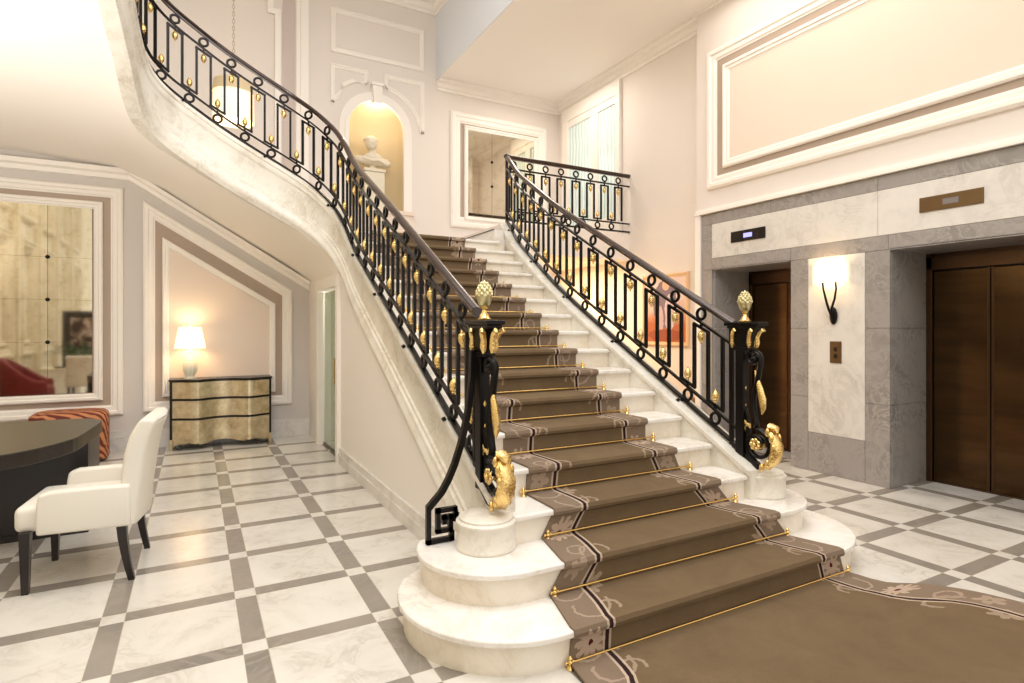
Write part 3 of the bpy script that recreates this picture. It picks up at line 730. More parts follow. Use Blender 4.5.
tag(cp2, 'brown lobby carpet with scrolling floral border at the foot of the stairs', 'carpet')

# stair rods --------------------------------------------------
ords = ['lowest', 'second', 'third', 'fourth', 'fifth', 'sixth', 'seventh', 'eighth', 'ninth', 'tenth', 'eleventh', 'twelfth', 'thirteenth', 'fourteenth', 'fifteenth', 'sixteenth']
rl = {1: 1.45, 2: 1.565, 3: 1.715, 4: 1.73}; rrr = {1: 3.485, 2: 3.335, 3: 3.21, 4: 3.10}
br0 = None
for k_ in range(1, 17):
    y = nose(k_)-.004+.03-.022; z = (k_-1)*R_+.028; a_, b_ = rl.get(k_, 1.70), rrr.get(k_, 3.03)
    rt = thing('stair_rod', ((a_+b_)/2, y, z-.02), 'thin brass stair rod at the foot of the %s carpeted riser from the floor' % ords[k_-1], 'stair rod', 'brass rods holding the stair carpet')
    MB().tube([(a_, y, z), (b_, y, z)], .0065, 8).build('rod', M['brass'], rt, smooth=True)
    for x_ in (a_, b_):
        if br0 is None:
            mb = MB().ball((0,0,0), .013, .013, .013, 8, 6).lathe([(.02, -.026), (.016, -.02), (.008, -.01), (.008, .01), (.011, .02), (.002, .032)], n=8)
            for q in range(4):
                a2 = PI/2*q; mb.ball((.018*math.cos(a2), 0, .018*math.sin(a2)), .009, .007, .009, 6, 4)
            br0 = mb.build('bracket', M['brass'], origin=(0,0,0), smooth=True); br0.parent = rt; br0.location = Vector((x_, y, z))-rt.location
        else: inst(br0, rt, (x_, y, z))

# pedestals ---------------------------------------------------
def pedestal(x_, y_, lab, n=40, r_=.158):
    o = MB().lathe([(r_, .328), (r_+.004, .335), (r_+.004, .345), (r_, .35), (r_, .455), (r_+.006, .462), (r_+.004, .475), (r_-.012, .484), (r_-.012, .494), (r_-.022, .50), (.09, .512), (.0, .515)], (x_, y_, 0), n).build('newel_pedestal', M['marble'], smooth=True)
    return tag(o, lab, 'pedestal', 'round marble pedestals under the newels')
pedestal(1.375, 2.81, 'round white marble pedestal under the left newel post')
pedestal(3.53, 2.76, 'round white marble pedestal under the right newel post', r_=.15)

# newels ------------------------------------------------------
def spiral(cy, cz, r0, r1, a0, a1, n=30): return [(cy+(r0+(r1-r0)*i/n)*math.cos(a0+(a1-a0)*i/n), cz+(r0+(r1-r0)*i/n)*math.sin(a0+(a1-a0)*i/n)) for i in range(n+1)]
def newel(x_, y_, lab, greek=False, yo=0):
    t = thing('newel_post', (x_, y_, .5), lab, 'newel post', 'gilded newel posts at the foot of the stairs')
    bevel(MB().box(x_-.055, x_+.055, y_-.15, y_+.14, 1.52, 1.545).box(x_-.045, x_+.045, y_-.13, y_+.12, 1.50, 1.52).build('top_plate', M['black_metal'], t), .004)
    # capital
    MB().loft([[(x_+sx*w, y_+sy*d, z) for sx, sy in ((-1,-1),(1,-1),(1,1),(-1,1))] for z, w, d in ((1.36, .028, .06), (1.40, .03, .062), (1.46, .036, .075), (1.50, .045, .10))]).build('capital', M['black_metal'], t)
    # post
    bevel(MB().box(x_-.03, x_+.03, y_-.01, y_+.06, .60, 1.37).box(x_-.014, x_+.014, y_+.10, y_+.13, .66, 1.50).box(x_-.036, x_+.036, y_-.065, y_+.066, 1.345, 1.365).build('post', M['black_metal'], t), .003)
    # upper leaves on capital
    for sx, dy in ((-1, -.06), (1, -.06), (-1, .08), (1, .08), (0, -.10)):
        px_ = x_+sx*.032; py_ = y_+dy
        MB().tube([(px_, py_+.0, 1.365), (px_+sx*.006, py_-.005, 1.40), (px_+sx*.004, py_-.004, 1.44), (px_+sx*.018, py_-.022, 1.475), (px_+sx*.034, py_-.045, 1.492), (px_+sx*.036, py_-.055, 1.48)], [.008, .017, .014, .015, .012, .006], 7, up=(0,1,0), flat=1.2).build('capital_leaf', M['gold'], t, smooth=True)
    # S scroll in the Y-Z plane
    V_ = lambda pts: [(x_, y_+a_, b_) for a_, b_ in pts]
    up_c = (-.075, 1.29); lo_c = (-.11, .695)
    s = spiral(up_c[0], up_c[1], .012, .062, PI*3.0, -PI*.0-.0, 26)
    s = spiral(up_c[0], up_c[1], .010, .060, -PI*1.4, PI*1.05, 26)
    top_end = s[-1]
    low = spiral(lo_c[0], lo_c[1], .105, .03, PI*.62, -PI*2.3+PI*.62-.4, 40) if False else spiral(lo_c[0], lo_c[1], .110, .045, PI*.45, PI*2.9, 40)
    mid = [(top_end[0]+.008, top_end[1]-.08), (-.10, 1.08), (-.06, .96), (-.075, .86)]
    # stem flows from the upper volute's back side down over the post into the lower volute
    stem = [(top_end[0], top_end[1])] + [(-.12, 1.20), (-.095, 1.10), (-.075, 1.0), (-.085, .90), (-.10, .84)]
    allp = s+stem[1:]+low
    allp = [(a_, b_) for a_, b_ in allp]
    MB().tube(V_([(p[0], p[1]) for p in catmull2(allp)]), .0155, 8, flat=1.5).build('scroll', M['black_metal'], t, smooth=True)
    MB().ball((x_, y_+up_c[0], up_c[1]), .03, .02, .02, 10, 6).build('boss', M['black_metal'], t, smooth=True)
    # brace bar from post to lower scroll bottom
    MB().tube(V_([(.02, .98), (-.02, .88), (-.03, .78), (-.02, .66), (-.04, .60), (-.09, .575)]), .016, 6, flat=1.3).tube(V_([(.10, .66), (.02, .60), (-.06, .545), (-.12, .53)]), .017, 6, flat=1.3).build('stay', M['black_metal'], t, smooth=True)
    # gold leaves
    MB().tube(V_([(-.085, 1.21), (-.10, 1.15), (-.125, 1.08), (-.145, 1.01), (-.15, .95), (-.14, .91)]), [.006, .014, .020, .023, .017, .005], 8, flat=1.2).build('gilt_leaf', M['gold'], t, smooth=True)
    MB().tube(V_([(-.01, .97), (.012, .90), (.02, .86), (-.03, .82), (-.045, .80)]), [.004, .018, .022, .018, .006], 8, flat=1.2).tube(V_([(.02, .86), (-.01, .80), (.0, .75)]), [.014, .012, .003], 7, flat=1.2).build('gilt_leaf', M['gold'], t, smooth=True)
    MB().tube(V_([(.01, 1.15), (.0, 1.08), (.005, 1.04)]), [.003, .016, .008], 6).build('gilt_drop', M['gold'], t, smooth=True)
    mb = MB().tube(V_([(-.13, .545), (-.19, .565), (-.235, .61), (-.26, .67), (-.255, .73), (-.225, .785), (-.20, .81), (-.215, .835), (-.25, .825), (-.262, .80)]), [.010, .026, .034, .036, .032, .026, .022, .026, .022, .008], 9, flat=1.5)
    for i in range(6):
        q = [(-.17, .555), (-.215, .59), (-.25, .64), (-.262, .70), (-.245, .76), (-.215, .80)][i]
        for sx in (-1, 1): mb.ball((x_+sx*.04, y_+q[0], q[1]), .016, .018, .03, 7, 5)
    mb.build('acanthus_leaf', M['gold'], t, smooth=True)
    for sx in (-1, 1):
        mb = MB(); cx = x_+sx*.026; cy, cz = y_-.105, .70
        mb.ball((cx+sx*.012, cy, cz), .014, .016, .016, 8, 6)
        for q in range(7):
            a2 = 2*PI*q/7; mb.ball((cx, cy+.03*math.cos(a2), cz+.03*math.sin(a2)), .012, .017, .017, 7, 5)
        mb.build('rosette', M['gold'], t, smooth=True)
    # finial
    f_ = MB().lathe([(.038, 1.545), (.040, 1.555), (.030, 1.562), (.026, 1.575), (.014, 1.59), (.012, 1.605), (.022, 1.612), (.016, 1.62)], (x_, y_, 0), 16).build('finial_base', M['brass'], t, smooth=True)
    fin = MB().lathe([(.014, 1.618), (.030, 1.63), (.041, 1.655), (.044, 1.675), (.046, 1.678), (.045, 1.684), (.041, 1.70), (.034, 1.725), (.022, 1.745), (.010, 1.757), (.006, 1.765), (.002, 1.772)], (x_, y_, 0), 20).build('finial', M['pale_gold'], t, smooth=True)
    mb = MB()
    for lv in range(5):
        for q in range(8):
            a2 = 2*PI*(q+.5*(lv % 2))/8; rr2 = [.044, .042, .037, .029, .018][lv]; mb.ball((x_+rr2*math.cos(a2), y_+rr2*math.sin(a2), 1.69+lv*.015), .010, .010, .012, 5, 4)
    sc_ = mb.build('scale', M['pale_gold'], fin, smooth=True)
    if greek:
        pts = [(1.372, 1.38), (1.368, 1.233), (1.345, 1.05), (1.325, .957), (1.297, .85), (1.262, .75), (1.225, .67), (1.185, .605), (1.108, .527)]
        ym = y_+.05
        mb = MB().tube([(a_, ym, b_) for a_, b_ in pts], .023, 4, up=(0,1,0))
        key = [(1.108, .535), (1.108, .348), (1.245, .348), (1.245, .40)]
        def run(k_):
            for p, q in zip(k_, k_[1:]):
                p_, q_ = Vector((p[0], ym, p[1])), Vector((q[0], ym, q[1])); d = (q_-p_).normalized()*.013; mb.bar(p_-d, q_+d, .026, .026, side=(0,1,0))
        run([(1.108, .53), (1.108, .345), (1.243, .345), (1.243, .375)])
        run([(1.20, .440), (1.20, .465), (1.236, .465), (1.236, .395), (1.163, .395), (1.163, .505), (1.262, .505), (1.268, .475), (1.255, .45)])
        mb.build('greek_key_stay', M['black_metal'], t)['label'] = 'black iron side stay ending in a square Greek key'
    return t
def catmull2(pts):
    out_ = []
    P_ = [Vector((a_, b_)) for a_, b_ in pts]
    for i in range(len(P_)-1):
        p0 = P_[max(0, i-1)]; p1 = P_[i]; p2 = P_[i+1]; p3 = P_[min(len(P_)-1, i+2)]
        n = 4 if (p2-p1).length > .03 else 1
        for j in range(n):
            t = j/n; q = .5*((2*p1)+(p2-p0)*t+(2*p0-5*p1+4*p2-p3)*t*t+(3*p1-p0-3*p2+p3)*t**3); out_.append((q.x, q.y))
    out_.append(pts[-1]); return out_
newel(1.42, 2.925, 'black and gold newel post of the left railing with a Greek key stay', True)
newel(3.42, 2.82, 'black and gold scrolled newel post at the foot of the right railing')

# ================================================================== FURNISHINGS
# dresser
dx0, dx1, dyf, dyb, dh = -.275, .885, 8.2, 8.56, .87
ds = thing('commode', ((dx0+dx1)/2, 8.38, 0), 'serpentine silver-gold leaf commode with three drawers and black edging', 'commode')
def wave(x_, g=0):
    u_ = (x_-dx0)/(dx1-dx0)
    b_ = lambda c, w: math.exp(-((u_-c)/w)**2)
    return dyf+.06-.115*b_(.25, .13)-.115*b_(.77, .13)-.0*b_(.5, .1)-g
N_ = 40
xs = [dx0+(dx1-dx0)*i/N_ for i in range(N_+1)]
def curved(x_list, g, z0, z1, back): return [(x_, wave(x_, g)) for x_ in x_list]+[(x_list[-1], back), (x_list[0], back)]
MB().prism(curved(xs, -.012, 0, 0, dyb), .10, .845).build('body', M['dark_wood'], ds)
bevel(MB().prism(curved([dx0-.01]+xs[1:-1]+[dx1+.01], .018, 0, 0, dyb), .848, .87).build('top', M['dark_wood'], ds), .004)
zr = [(.13, .365), (.395, .605), (.635, .835)]
for z0, z1 in zr:
    ins_ = [x_ for x_ in xs if dx0+.02 <= x_ <= dx1-.02]
    dw = MB().prism(curved(ins_, .008, 0, 0, dyf+.12), z0, z1).build('drawer', M['leaf_silver'], ds)
mb = MB()
ap = [(dx0+.01, .0), (dx0+.05, .0), (dx0+.055, .05), (dx0+.12, .045), (dx0+.16, .075)]
n2 = 24
topz = .128
rings = []
for i in range(N_+1):
    x_ = xs[i]; u_ = i/N_
    e = min(u_, 1-u_)
    zb = 0 if e < .035 else (.055 if e < .10 else (.075 if e < .16 else .10-.035*math.exp(-((u_-.3)/.1)**2)-.035*math.exp(-((u_-.7)/.1)**2)))
    y_ = wave(x_, .004); rings.append([(x_, y_, zb), (x_, y_, topz), (x_, y_+.03, topz), (x_, y_+.03, zb)])
mb.loft(rings); mb.build('apron', M['leaf_silver'], ds)
for x_, s_ in ((dx0+.02, 1), (dx1-.02, -1)):
    MB().box(x_-.018, x_+.018, dyb-.05, dyb-.01, 0, .12).build('foot', M['dark_wood'], ds)
    MB().tube([(x_, dyf+.02, .0), (x_+s_*.0, dyf+.02, .12)], .018, 8).build('foot', M['leaf_silver'], ds)
    MB().tube([(x_+s_*.04, dyf+.0, .06), (x_+s_*.07, dyf-.01, .03), (x_+s_*.11, dyf-.02, .03), (x_+s_*.16, dyf-.03, .06), (x_+s_*.3, dyf-.06, .075)], [.018, .02, .016, .012, .006], 8).build('scroll', M['dark_wood'], ds, smooth=True)
# table lamp
tl = thing('table_lamp', (-.055, 8.38, .87), 'lit table lamp with cream shade and ribbed pale base on the commode', 'lamp')
prof_ = [(.085, 0), (.085, .012), (.06, .02), (.062, .04), (.095, .10), (.10, .15), (.088, .21), (.055, .27), (.03, .30), (.022, .32), (.022, .345)]
bs = MB()
rg = []
for r_, z_ in prof_:
    r_ *= .78; rg.append([(-.055+(r_*(1+.07*math.cos(12*2*PI*j/48)))*math.cos(2*PI*j/48), 8.38+(r_*(1+.07*math.cos(12*2*PI*j/48)))*math.sin(2*PI*j/48), .87+z_) for j in range(48)])
bs.loft(rg); bs.build('lamp_base', M['ceramic'], tl, smooth=True)
def shade(mb, cx, cy, z0, z1, r0, r1, n=32, th=.004, sy=1):
    mb.loft([[(cx+r_*math.cos(2*PI*j/n), cy+r_*math.sin(2*PI*j/n)*sy, z_) for j in range(n)] for r_, z_ in ((r0, z0), (r1, z1), (r1-th, z1), (r0-th, z0), (r0, z0))], caps=False)
mb = MB(); shade(mb, -.055, 8.38, 1.25, 1.52, .178, .128); mb.build('lamp_shade', M['lamp_shade'], tl, smooth=True)
MB().tube([(-.055, 8.38, 1.2), (-.055, 8.38, 1.54)], .006, 6).ball((-.055, 8.38, 1.35), .03, .03, .04).build('bulb', M['glow'], tl)

# pendant lamp
pdl = thing('pendant_lamp', (.42, 8.0, 4.2), 'lit drum pendant lamp hanging on a chain behind the upper railing', 'lamp')
mb = MB(); shade(mb, .42, 8.0, 4.07, 4.42, .24, .23, 28); mb.build('lamp_shade', M['pend_shade'], pdl, smooth=True)
mb = MB(); shade(mb, .42, 8.0, 4.42, 4.56, .24, .225, 28); mb.build('shade_band', M['niche'], pdl, smooth=True)
MB().lathe([(.085, 4.54), (.06, 4.60), (.03, 4.68), (.012, 4.70)], (.42, 8.0, 0), 16).build('canopy', M['bronze_plate'], pdl, smooth=True)
mb = MB(); zc = 4.70; ii = 0
while zc < 6.8:
    sd = (.014, 0, 0) if ii % 2 else (0, .014, 0)
    mb.tube([(.42+sd[0]*math.cos(a), 8.0+sd[1]*math.cos(a), zc+.026+.028*math.sin(a)) for a in [2*PI*j/8 for j in range(9)]], .005, 5); zc += .046; ii += 1
mb.build('chain', M['chain'], pdl)

# niche bust + plinth
pls = MB().box(NX-.185, NX+.13, 8.98, 9.28, 3.36, 3.95).box(NX-.20, NX+.145, 8.965, 9.29, 3.95, 4.0).build('plinth', M['statue'])
bevel(pls, .01); tag(pls, 'square pale plinth carrying the bust inside the lit niche', 'plinth')
mb = MB(); bx, by, bz = NX-.03, 9.12, 4.0
rotm = Matrix.Rotation(math.radians(18), 3, 'Y')
mb.lathe([(.07, 0), (.075, .02), (.045, .04), (.04, .06), (.10, .09)], (bx, by, bz), 14)
mb.ball((bx, by, bz+.13), .24, .11, .075, 16, 9); mb.ball((bx-.17, by-.01, bz+.13), .09, .08, .06); mb.ball((bx+.17, by-.01, bz+.11), .09, .08, .055)
mb.ball((bx, by-.03, bz+.17), .13, .09, .08); mb.tube([(bx, by, bz+.14), (bx-.005, by-.01, bz+.23), (bx-.012, by-.025, bz+.30)], [.075, .05, .048], 12)
hx, hy, hz_ = bx-.022, by-.03, bz+.37
mb.ball((hx, hy, hz_), .077, .092, .105, 16, 10); mb.ball((hx+.0, hy+.015, hz_+.03), .09, .095, .09, 14, 8)
mb.ball((hx, hy-.092, hz_-.01), .012, .022, .026, 8, 6); mb.ball((hx, hy-.07, hz_-.065), .03, .028, .025, 8, 6); mb.ball((hx, hy-.08, hz_-.04), .022, .014, .008, 8, 5)
for s_ in (-1, 1):
    mb.ball((hx+s_*.078, hy+.0, hz_-.01), .012, .02, .028, 7, 5); mb.ball((hx+s_*.032, hy-.078, hz_+.022), .024, .012, .008, 8, 5)
for q in range(12):
    a2 = 2*PI*q/12; mb.ball((hx+.075*math.cos(a2), hy+.02+.075*math.sin(a2), hz_+.055), .03, .03, .03, 7, 5)
for q in range(5): mb.tube([(bx-.2+q*.02, by-.07, bz+.16-q*.01), (bx-.02+q*.02, by-.115, bz+.11+q*.005), (bx+.2, by-.06, bz+.16-q*.02)], .016, 6)
mb.v = [(bx+(a_-bx)*1.16, by+(b_-by)*1.1, bz+(c_-bz)*1.1) for a_, b_, c_ in mb.v]
bu = mb.build('bust', M['statue']); rm = bu.modifiers.new('remesh', 'REMESH'); rm.mode = 'VOXEL'; rm.voxel_size = .008; rm.use_smooth_shade = True
sm_ = bu.modifiers.new('sm', 'SMOOTH'); sm_.iterations = 2
tag(bu, 'pale stone bust with draped shoulders standing in the lit niche', 'bust')

# sconce
sc0 = thing('wall_sconce', (5.70, 3.63, 1.55), 'lit wall sconce with cream shade and two dark arms on the marble pillar', 'lamp')
def halfshade(mb, cy, z0, z1, ry, rx, x0=5.70):
    n = 20; ring = lambda z_, k: [(x0-.01-(rx-k)*math.sin(PI*j/n), cy+(ry-k)*math.cos(PI*j/n), z_) for j in range(n+1)]
    mb.loft([ring(z0, 0), ring(z1, 0), ring(z1, .004), ring(z0, .004)], closed=False)
mb = MB(); halfshade(mb, 3.645, 1.965, 2.145, .17, .13); mb.build('lamp_shade', M['sconce_shade'], sc0, smooth=True)
mb = MB().ball((5.685, 3.607, 1.63), .022, .042, .09, 14, 8); mb.build('back_plate', M['black_metal'], sc0, smooth=True)
for ys, nm in ((.035, 1), (-.10, 2)):
    MB().tube([(5.66, 3.607, 1.62), (5.62, 3.61+ys*.25, 1.70), (5.60, 3.61+ys*.7, 1.80), (5.60, 3.625+ys*1.0, 1.90), (5.605, 3.635+ys, 1.975)], [.013, .012, .011, .010, .010], 8).build('arm', M['black_metal'], sc0, smooth=True)
cpn = thing('call_panel', (5.69, 3.59, 1.15), 'small bronze elevator call plate below the sconce', 'call panel')
bevel(MB().box(5.69, 5.70, 3.53, 3.65, 1.15, 1.37).build('plate', M['bronze_plate'], cpn), .003)
for zz in (1.22, 1.29): MB().box(5.684, 5.69, 3.575, 3.605, zz-.02, zz+.02).build('button', M['dark_plate'], cpn)
def seg(mb, x_, y0, z0, w, h, digits):
    S = {'0': 'abcdef', '1': 'bc', '2': 'abged', '3': 'abgcd', '4': 'fgbc', '8': 'abcdefg'}
    for i, dgt in enumerate(digits):
        ya = y0-i*(w*1.5)
        t = .006
        for q in S[dgt]:
            r_ = {'a': (ya-w, ya, z0+h-t, z0+h), 'g': (ya-w, ya, z0+h/2-t/2, z0+h/2+t/2), 'd': (ya-w, ya, z0, z0+t),
                  'f': (ya-t, ya, z0+h/2, z0+h), 'e': (ya-t, ya, z0, z0+h/2), 'b': (ya-w, ya-w+t, z0+h/2, z0+h), 'c': (ya-w, ya-w+t, z0, z0+h/2)}[q]
            mb.box(x_-.001, x_, *r_)
for y0, y1, mt, lab, lit in ((4.416, 4.897, 'dark_plate', 'dark floor display with lit blue screen above the left elevator', True), (2.331, 2.814, 'bronze_plate', 'bronze floor display above the right elevator doors', False)):
    fd = thing('floor_display', (5.69, (y0+y1)/2, 2.53), lab, 'floor indicator', 'elevator floor displays')
    bevel(MB().box(5.688, 5.70, y0, y1, 2.535, 2.665).build('plate', M[mt], fd), .003)
    c0 = (y0+y1)/2
    MB().box(5.686, 5.688, c0-.065, c0+.055, 2.575, 2.625).build('screen', M['lcd'] if lit else plain('dim_screen', srgb(128, 120, 118), .3), fd)

# painting
pt_ = thing('framed_painting', (5.89, 6.2, 1.25), 'gilt framed painting in purple and orange tones hanging under the landing', 'painting')
mb = MB(); frame(mb, [(5.76, 1.255), (6.68, 1.255), (6.68, 2.28), (5.76, 2.28)], .07, .04, 'x', 5.9, -1); mb.build('picture_frame', plain('pale_gilt_frame', srgb(226, 190, 150), .4, .04), pt_)
MB().box(5.875, 5.885, 5.82, 6.62, 1.31, 2.22).build('canvas', M['canvas'], pt_)
# bench under painting
bn = thing('low_bench', (5.6, 6.1, 0), 'low brown upholstered bench below the framed painting', 'bench')
bevel(MB().box(5.32, 5.86, 5.56, 6.7, .38, .58).build('seat', M['brown_leather'], bn), .03, 3)
MB().box(5.32, 5.86, 5.56, 6.7, .33, .38).build('frame', M['dark_wood'], bn)
for a_ in (5.35, 5.83):
    for b_ in (5.6, 6.66): MB().box(a_-.02, a_+.02, b_-.02, b_+.02, 0, .33).build('leg', M['dark_wood'], bn)
# white console + lamp under landing
cs = thing('console_table', (5.3, 8.0, 0), 'white console cabinet under the landing beyond the stairs', 'console')
bevel(MB().box(4.4, 5.85, 7.75, 8.2, .0, 1.12).build('body', M['white_trim'], cs), .01)
bevel(MB().box(4.36, 5.88, 7.70, 8.25, 1.12, 1.16).build('top', M['white_trim'], cs), .01)

# desk
dk = thing('oval_desk', (-1.08, 5.15, 0), 'dark wooden desk with a curved overhanging top next to the cream armchair', 'desk')
ft = catmull([(-.75, 5.93, 0), (-.67, 5.80, 0), (-.67, 5.55, 0), (-.69, 5.25, 0), (-.73, 4.90, 0), (-.86, 4.62, 0), (-1.05, 4.44, 0), (-1.25, 4.38, 0), (-1.42, 4.46, 0), (-1.52, 4.7, 0), (-1.56, 5.15, 0), (-1.53, 5.65, 0), (-1.44, 5.92, 0), (-1.30, 6.0, 0), (-1.0, 6.0, 0), (-.85, 5.98, 0)], .08)
poly = [(p.x, p.y) for p in ft]
bevel(MB().prism(poly, .655, .75).build('desk_top', M['dark_wood'], dk), .008, 2)
bevel(MB().box(-1.46, -.69, 5.24, 5.30, .05, .655).box(-.745, -.69, 5.30, 5.82, .05, .655).box(-1.50, -1.44, 5.30, 5.82, .05, .655).build('modesty_panel', M['dark_wood'], dk), .003)
bevel(MB().box(-1.45, -1.06, 5.32, 5.80, .06, .65).build('drawer_unit', M['dark_wood'], dk), .003)
MB().box(-1.50, -.69, 5.25, 5.82, 0, .05).build('plinth', M['dark_wood'], dk)

# cream chair (faces -X)
ch = thing('armchair', (-.58, 4.43, 0), 'cream leather armchair with dark tapered legs beside the curved desk', 'chair')
def rbox(x0, x1, y0, y1, z0, z1, r_=.03, nm='part', mt='leather'):
    o = MB().box(x0, x1, y0, y1, z0, z1).build(nm, M[mt], ch, smooth=False); bevel(o, r_, 4)
    for p in o.data.polygons: p.use_smooth = True
    return o
rbox(-.92, -.36, 4.165, 4.695, .34, .49, .04, 'seat')
# backrest leaning
mb = MB(); rings = []
for z_, xf, th in ((.33, -.42, .10), (.45, -.42, .105), (.60, -.405, .11), (.75, -.39, .115), (.86, -.36, .11), (.925, -.325, .10), (.955, -.305, .07)):
    yl = 4.13+(z_-.33)*.0; yr = 4.73
    ring = []
    for y_ in (yl, yl+.03, (yl+yr)/2, yr-.03, yr): ring.append((xf+(.012 if y_ in (yl, yr) else 0), y_, z_))
    for y_ in (yr, yr-.03, (yl+yr)/2, yl+.03, yl): ring.append((xf+th-(.02 if y_ in (yl, yr) else 0)+(.025 if y_ == (yl+yr)/2 else 0), y_, z_))
    rings.append(ring)
o = mb.loft(rings).build('backrest', M['leather'], ch); bevel(o, .018, 3)
for p in o.data.polygons: p.use_smooth = True
for y0, y1 in ((4.10, 4.18), (4.68, 4.76)):
    pr2 = [(-.80, .335), (-.35, .335), (-.35, .58), (-.55, .582), (-.74, .578), (-.79, .56), (-.80, .50), (-.80, .40)]
    o = MB().prism(pr2, y0, y1, 'y').build('arm', M['leather'], ch); bevel(o, .018, 3)
    for p in o.data.polygons: p.use_smooth = True
def leg(x_, y_, dx=0):
    MB().loft([[(x_+dx*(1-t)**1.6+sx*(.016+.010*t), y_+sy*(.016+.010*t), .35*t) for sx, sy in ((-1,-1),(1,-1),(1,1),(-1,1))] for t in (0, .25, .5, .75, 1)]).build('leg', M['dark_wood'], ch)
leg(-.86, 4.165); leg(-.86, 4.695); leg(-.40, 4.16, .05); leg(-.40, 4.70, .05)
ch.rotation_euler = (0, 0, math.radians(-5)); ch.location.x += .042

# ottoman
ot = thing('ottoman', (-1.24, 8.15, 0), 'orange and maroon zebra-striped ottoman between the desk and the mirror wall', 'ottoman')
mb = MB(); rings = []
for z_, g in ((.03, .0), (.48, .0), (.53, -.01), (.56, -.04), (.572, -.09)):
    hx_, hy_ = .36+g, .28+g; ring = []
    for j in range(32):
        a2 = 2*PI*j/32; ca, sa = math.cos(a2), math.sin(a2); e = .5
        ring.append((-1.24+hx_*abs(ca)**e*(1 if ca > 0 else -1), 8.15+hy_*abs(sa)**e*(1 if sa > 0 else -1), z_))
    rings.append(ring)
mb.loft(rings).build('cushion', M['zebra'], ot, smooth=True)
for sx in (-1, 1):
    for sy in (-1, 1): MB().lathe([(.02, 0), (.025, .05)], (-1.24+sx*.28, 8.15+sy*.2, 0), 10).build('leg', M['dark_wood'], ot)

# objects reflected in the left mirror
c2 = ch.copy(); COL.objects.link(c2); c2.location = (-1.95, 2.5, 0); c2.rotation_euler = (0, 0, PI*.5); c2['label'] = 'cream armchair whose back shows at the lower right corner of the left mirror'
c2['group'] = ch['group'] = 'cream leather armchairs'
for q_ in list(ch.children):
    q2 = q_.copy(); COL.objects.link(q2); q2.parent = c2
ax_, ay_ = -2.72, 3.3
ac = thing('tufted_armchair', (ax_, ay_, 0), 'burgundy tufted armchair seen in the left mirror', 'chair')
mb = MB(); rings = []
for i in range(19):
    a2 = -PI*.75+PI*1.5*i/18+PI; cx_, cy_ = ax_, ay_
    h = .55+.42*max(0, math.cos((i-9)/18*PI*1.15))**1.2
    rings.append([(cx_+r_*math.cos(a2), cy_+r_*math.sin(a2), z_) for r_, z_ in ((.30, .25), (.44, .25), (.46, h*.9), (.42, h), (.33, h-.02))])
bevel(mb.loft(rings).build('backrest', M['red_velvet'], ac, smooth=True), .02)
mb = MB()
for i in range(4, 15, 2):
    for z_ in (.55, .65, .75):
        a2 = -PI*.75+PI*1.5*i/18+PI; mb.ball((ax_+.31*math.cos(a2), ay_+.31*math.sin(a2), z_), .012, .012, .012, 6, 4)
mb.build('button', M['red_velvet'], ac)
MB().lathe([(.36, .18), (.38, .25), (.38, .38), (.34, .43), (.2, .45)], (ax_, ay_, 0), 24).build('seat', M['red_velvet'], ac, smooth=True)
for a2 in (.8, 2.4, 3.9, 5.5): MB().lathe([(.014, 0), (.022, .2)], (ax_+.28*math.cos(a2), ay_+.28*math.sin(a2), 0), 8).build('leg', M['dark_wood'], ac)
wp = thing('standing_mirror', (-2.45, -1.2, 0), 'tall dark framed standing mirror reflected in the left mirror', 'mirror')
mb = MB(); frame(mb, [(-2.95, .0), (-1.95, .0), (-1.95, 1.95), (-2.95, 1.95)], .17, .05, 'y', -1.2, 1); mb.build('mirror_frame', M['dark_wood'], wp); MB().box(-2.8, -2.1, -1.22, -1.19, .14, 1.8).build('glass', M['canvas2'], wp)
PX_, PY_ = -2.45, .1
pp = thing('potted_palm', (PX_, PY_, 0), 'green palm in a pale pot seen in the left mirror', 'plant')
MB().lathe([(.16, 0), (.24, .45), (.25, .5), (.22, .5), (.2, .46)], (PX_, PY_, 0), 20).build('pot', M['pot'], pp, smooth=True)
mb = MB()
for q in range(26):
    a2 = q*2.4; L_ = .5+.25*random.random(); h = .5+.35*random.random()
    pts_ = [(PX_+L_*t*math.cos(a2), PY_+L_*t*math.sin(a2), .48+h*math.sin(t*2.2)*.9) for t in (0, .25, .5, .75, 1)]
    for i in range(4):
        p, q2 = Vector(pts_[i]), Vector(pts_[i+1]); sd = Vector((-math.sin(a2), math.cos(a2), 0))*.03*(1-.2*i); mb.add([p-sd, p+sd, q2+sd*.8, q2-sd*.8, p+Vector((0,0,.004)), q2+Vector((0,0,.004))], [(0,1,2,3)])
mb.build('fronds', M['leaf'], pp)
cb = thing('side_cabinet', (-2.5, 1.5, 0), 'pale low cabinet seen beside the red armchair in the mirror', 'cabinet')
bevel(MB().box(-2.85, -2.15, 1.2, 1.8, .0, .62).build('body', M['pot'], cb), .01); MB().box(-2.88, -2.12, 1.17, 1.83, .62, .65).build('top', M['stone'], cb)
MB().lathe([(.15, .65), (.17, .68), (.05, .67)], (-2.5, 1.5, 0), 16).build('tray', M['dark_wood'], cb)

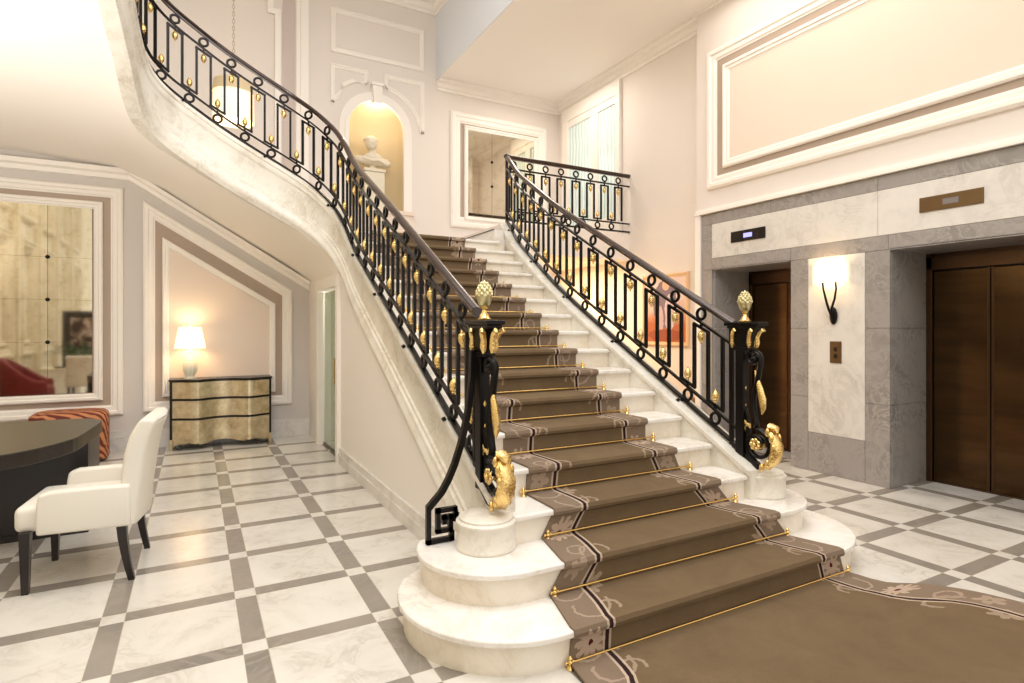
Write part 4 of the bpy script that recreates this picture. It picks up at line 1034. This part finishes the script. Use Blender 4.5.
# ================================================================== LIGHTS
def area(nm, loc, rot, sx, sy, e, col=(1, .93, .84)):
    l = bpy.data.lights.new(nm, 'AREA'); l.shape = 'RECTANGLE'; l.size = sx; l.size_y = sy; l.energy = e; l.color = col
    o = bpy.data.objects.new(nm, l); o.location = loc; o.rotation_euler = rot; COL.objects.link(o); return o
def point(nm, loc, e, r_=.05, col=(1, .78, .5)):
    l = bpy.data.lights.new(nm, 'POINT'); l.energy = e; l.shadow_soft_size = r_; l.color = col
    o = bpy.data.objects.new(nm, l); o.location = loc; COL.objects.link(o); return o
point('lamp_light', (-.055, 8.38, 1.40), 6, .06)
point('sconce_light', (5.62, 3.645, 2.06), 2.6, .04)
point('pendant_light', (.42, 8.0, 4.25), 5, .1)
point('niche_light', (NX, 9.0, 4.95), 4.5, .03, (1, .88, .68))
MB().lathe([(.035, 4.985), (.035, 5.0)], (NX, 9.02, 0), 12)
area('landing_soffit_light', (4.8, 8.0, 2.5), (0, 0, 0), .9, .9, 95, (1, .68, .34))
point('passage_fill_light', (1.9, 7.4, 1.9), 14, .1, (1, .95, .85))  # added point light, brightens the space behind the door glass
area('ceiling_light', (4.9, 3.6, 5.5), (0, 0, 0), 1.2, 3, 38, (1, .94, .87))
area('soffit_fill_light', (-2.4, 4.6, 1.95), (PI, 0, 0), .6, .6, 110, (1, .97, .94))  # upward fill added to whiten the upper flight's underside; no lamp stands here
area('ceiling_light', (4.9, 7.7, 5.5), (0, 0, 0), .8, .8, 26, (1, .9, .8))
area('overhead_fill_light', (1.0, 2.0, 6.8), (0, 0, 0), 4, 5, 240, (1, .98, .97))  # plain area light added over the stairwell
w = bpy.data.worlds.new('world'); SC.world = w; w.use_nodes = True
bg = w.node_tree.nodes['Background']; bg.inputs[0].default_value = rgb(srgb(253, 250, 245)); bg.inputs[1].default_value = 1.4

# ================================================================== CAMERA
cam = bpy.data.cameras.new('camera'); co = bpy.data.objects.new('camera', cam); COL.objects.link(co)
co.location = (0, 0, 1.5); co.rotation_euler = (PI/2, 0, -math.radians(28.632))
cam.sensor_width = 36; cam.lens = 580.46/1024*36; cam.shift_y = (328.55-341.5)/1024; cam.clip_start = .05
SC.camera = co
vs_ = SC.view_settings; vs_.view_transform = 'Standard'; vs_.look = 'None'; vs_.exposure = .12; vs_.gamma = 1; vs_.use_curve_mapping = False
SC.cycles.use_denoising = True
SC.cycles.max_bounces = 8
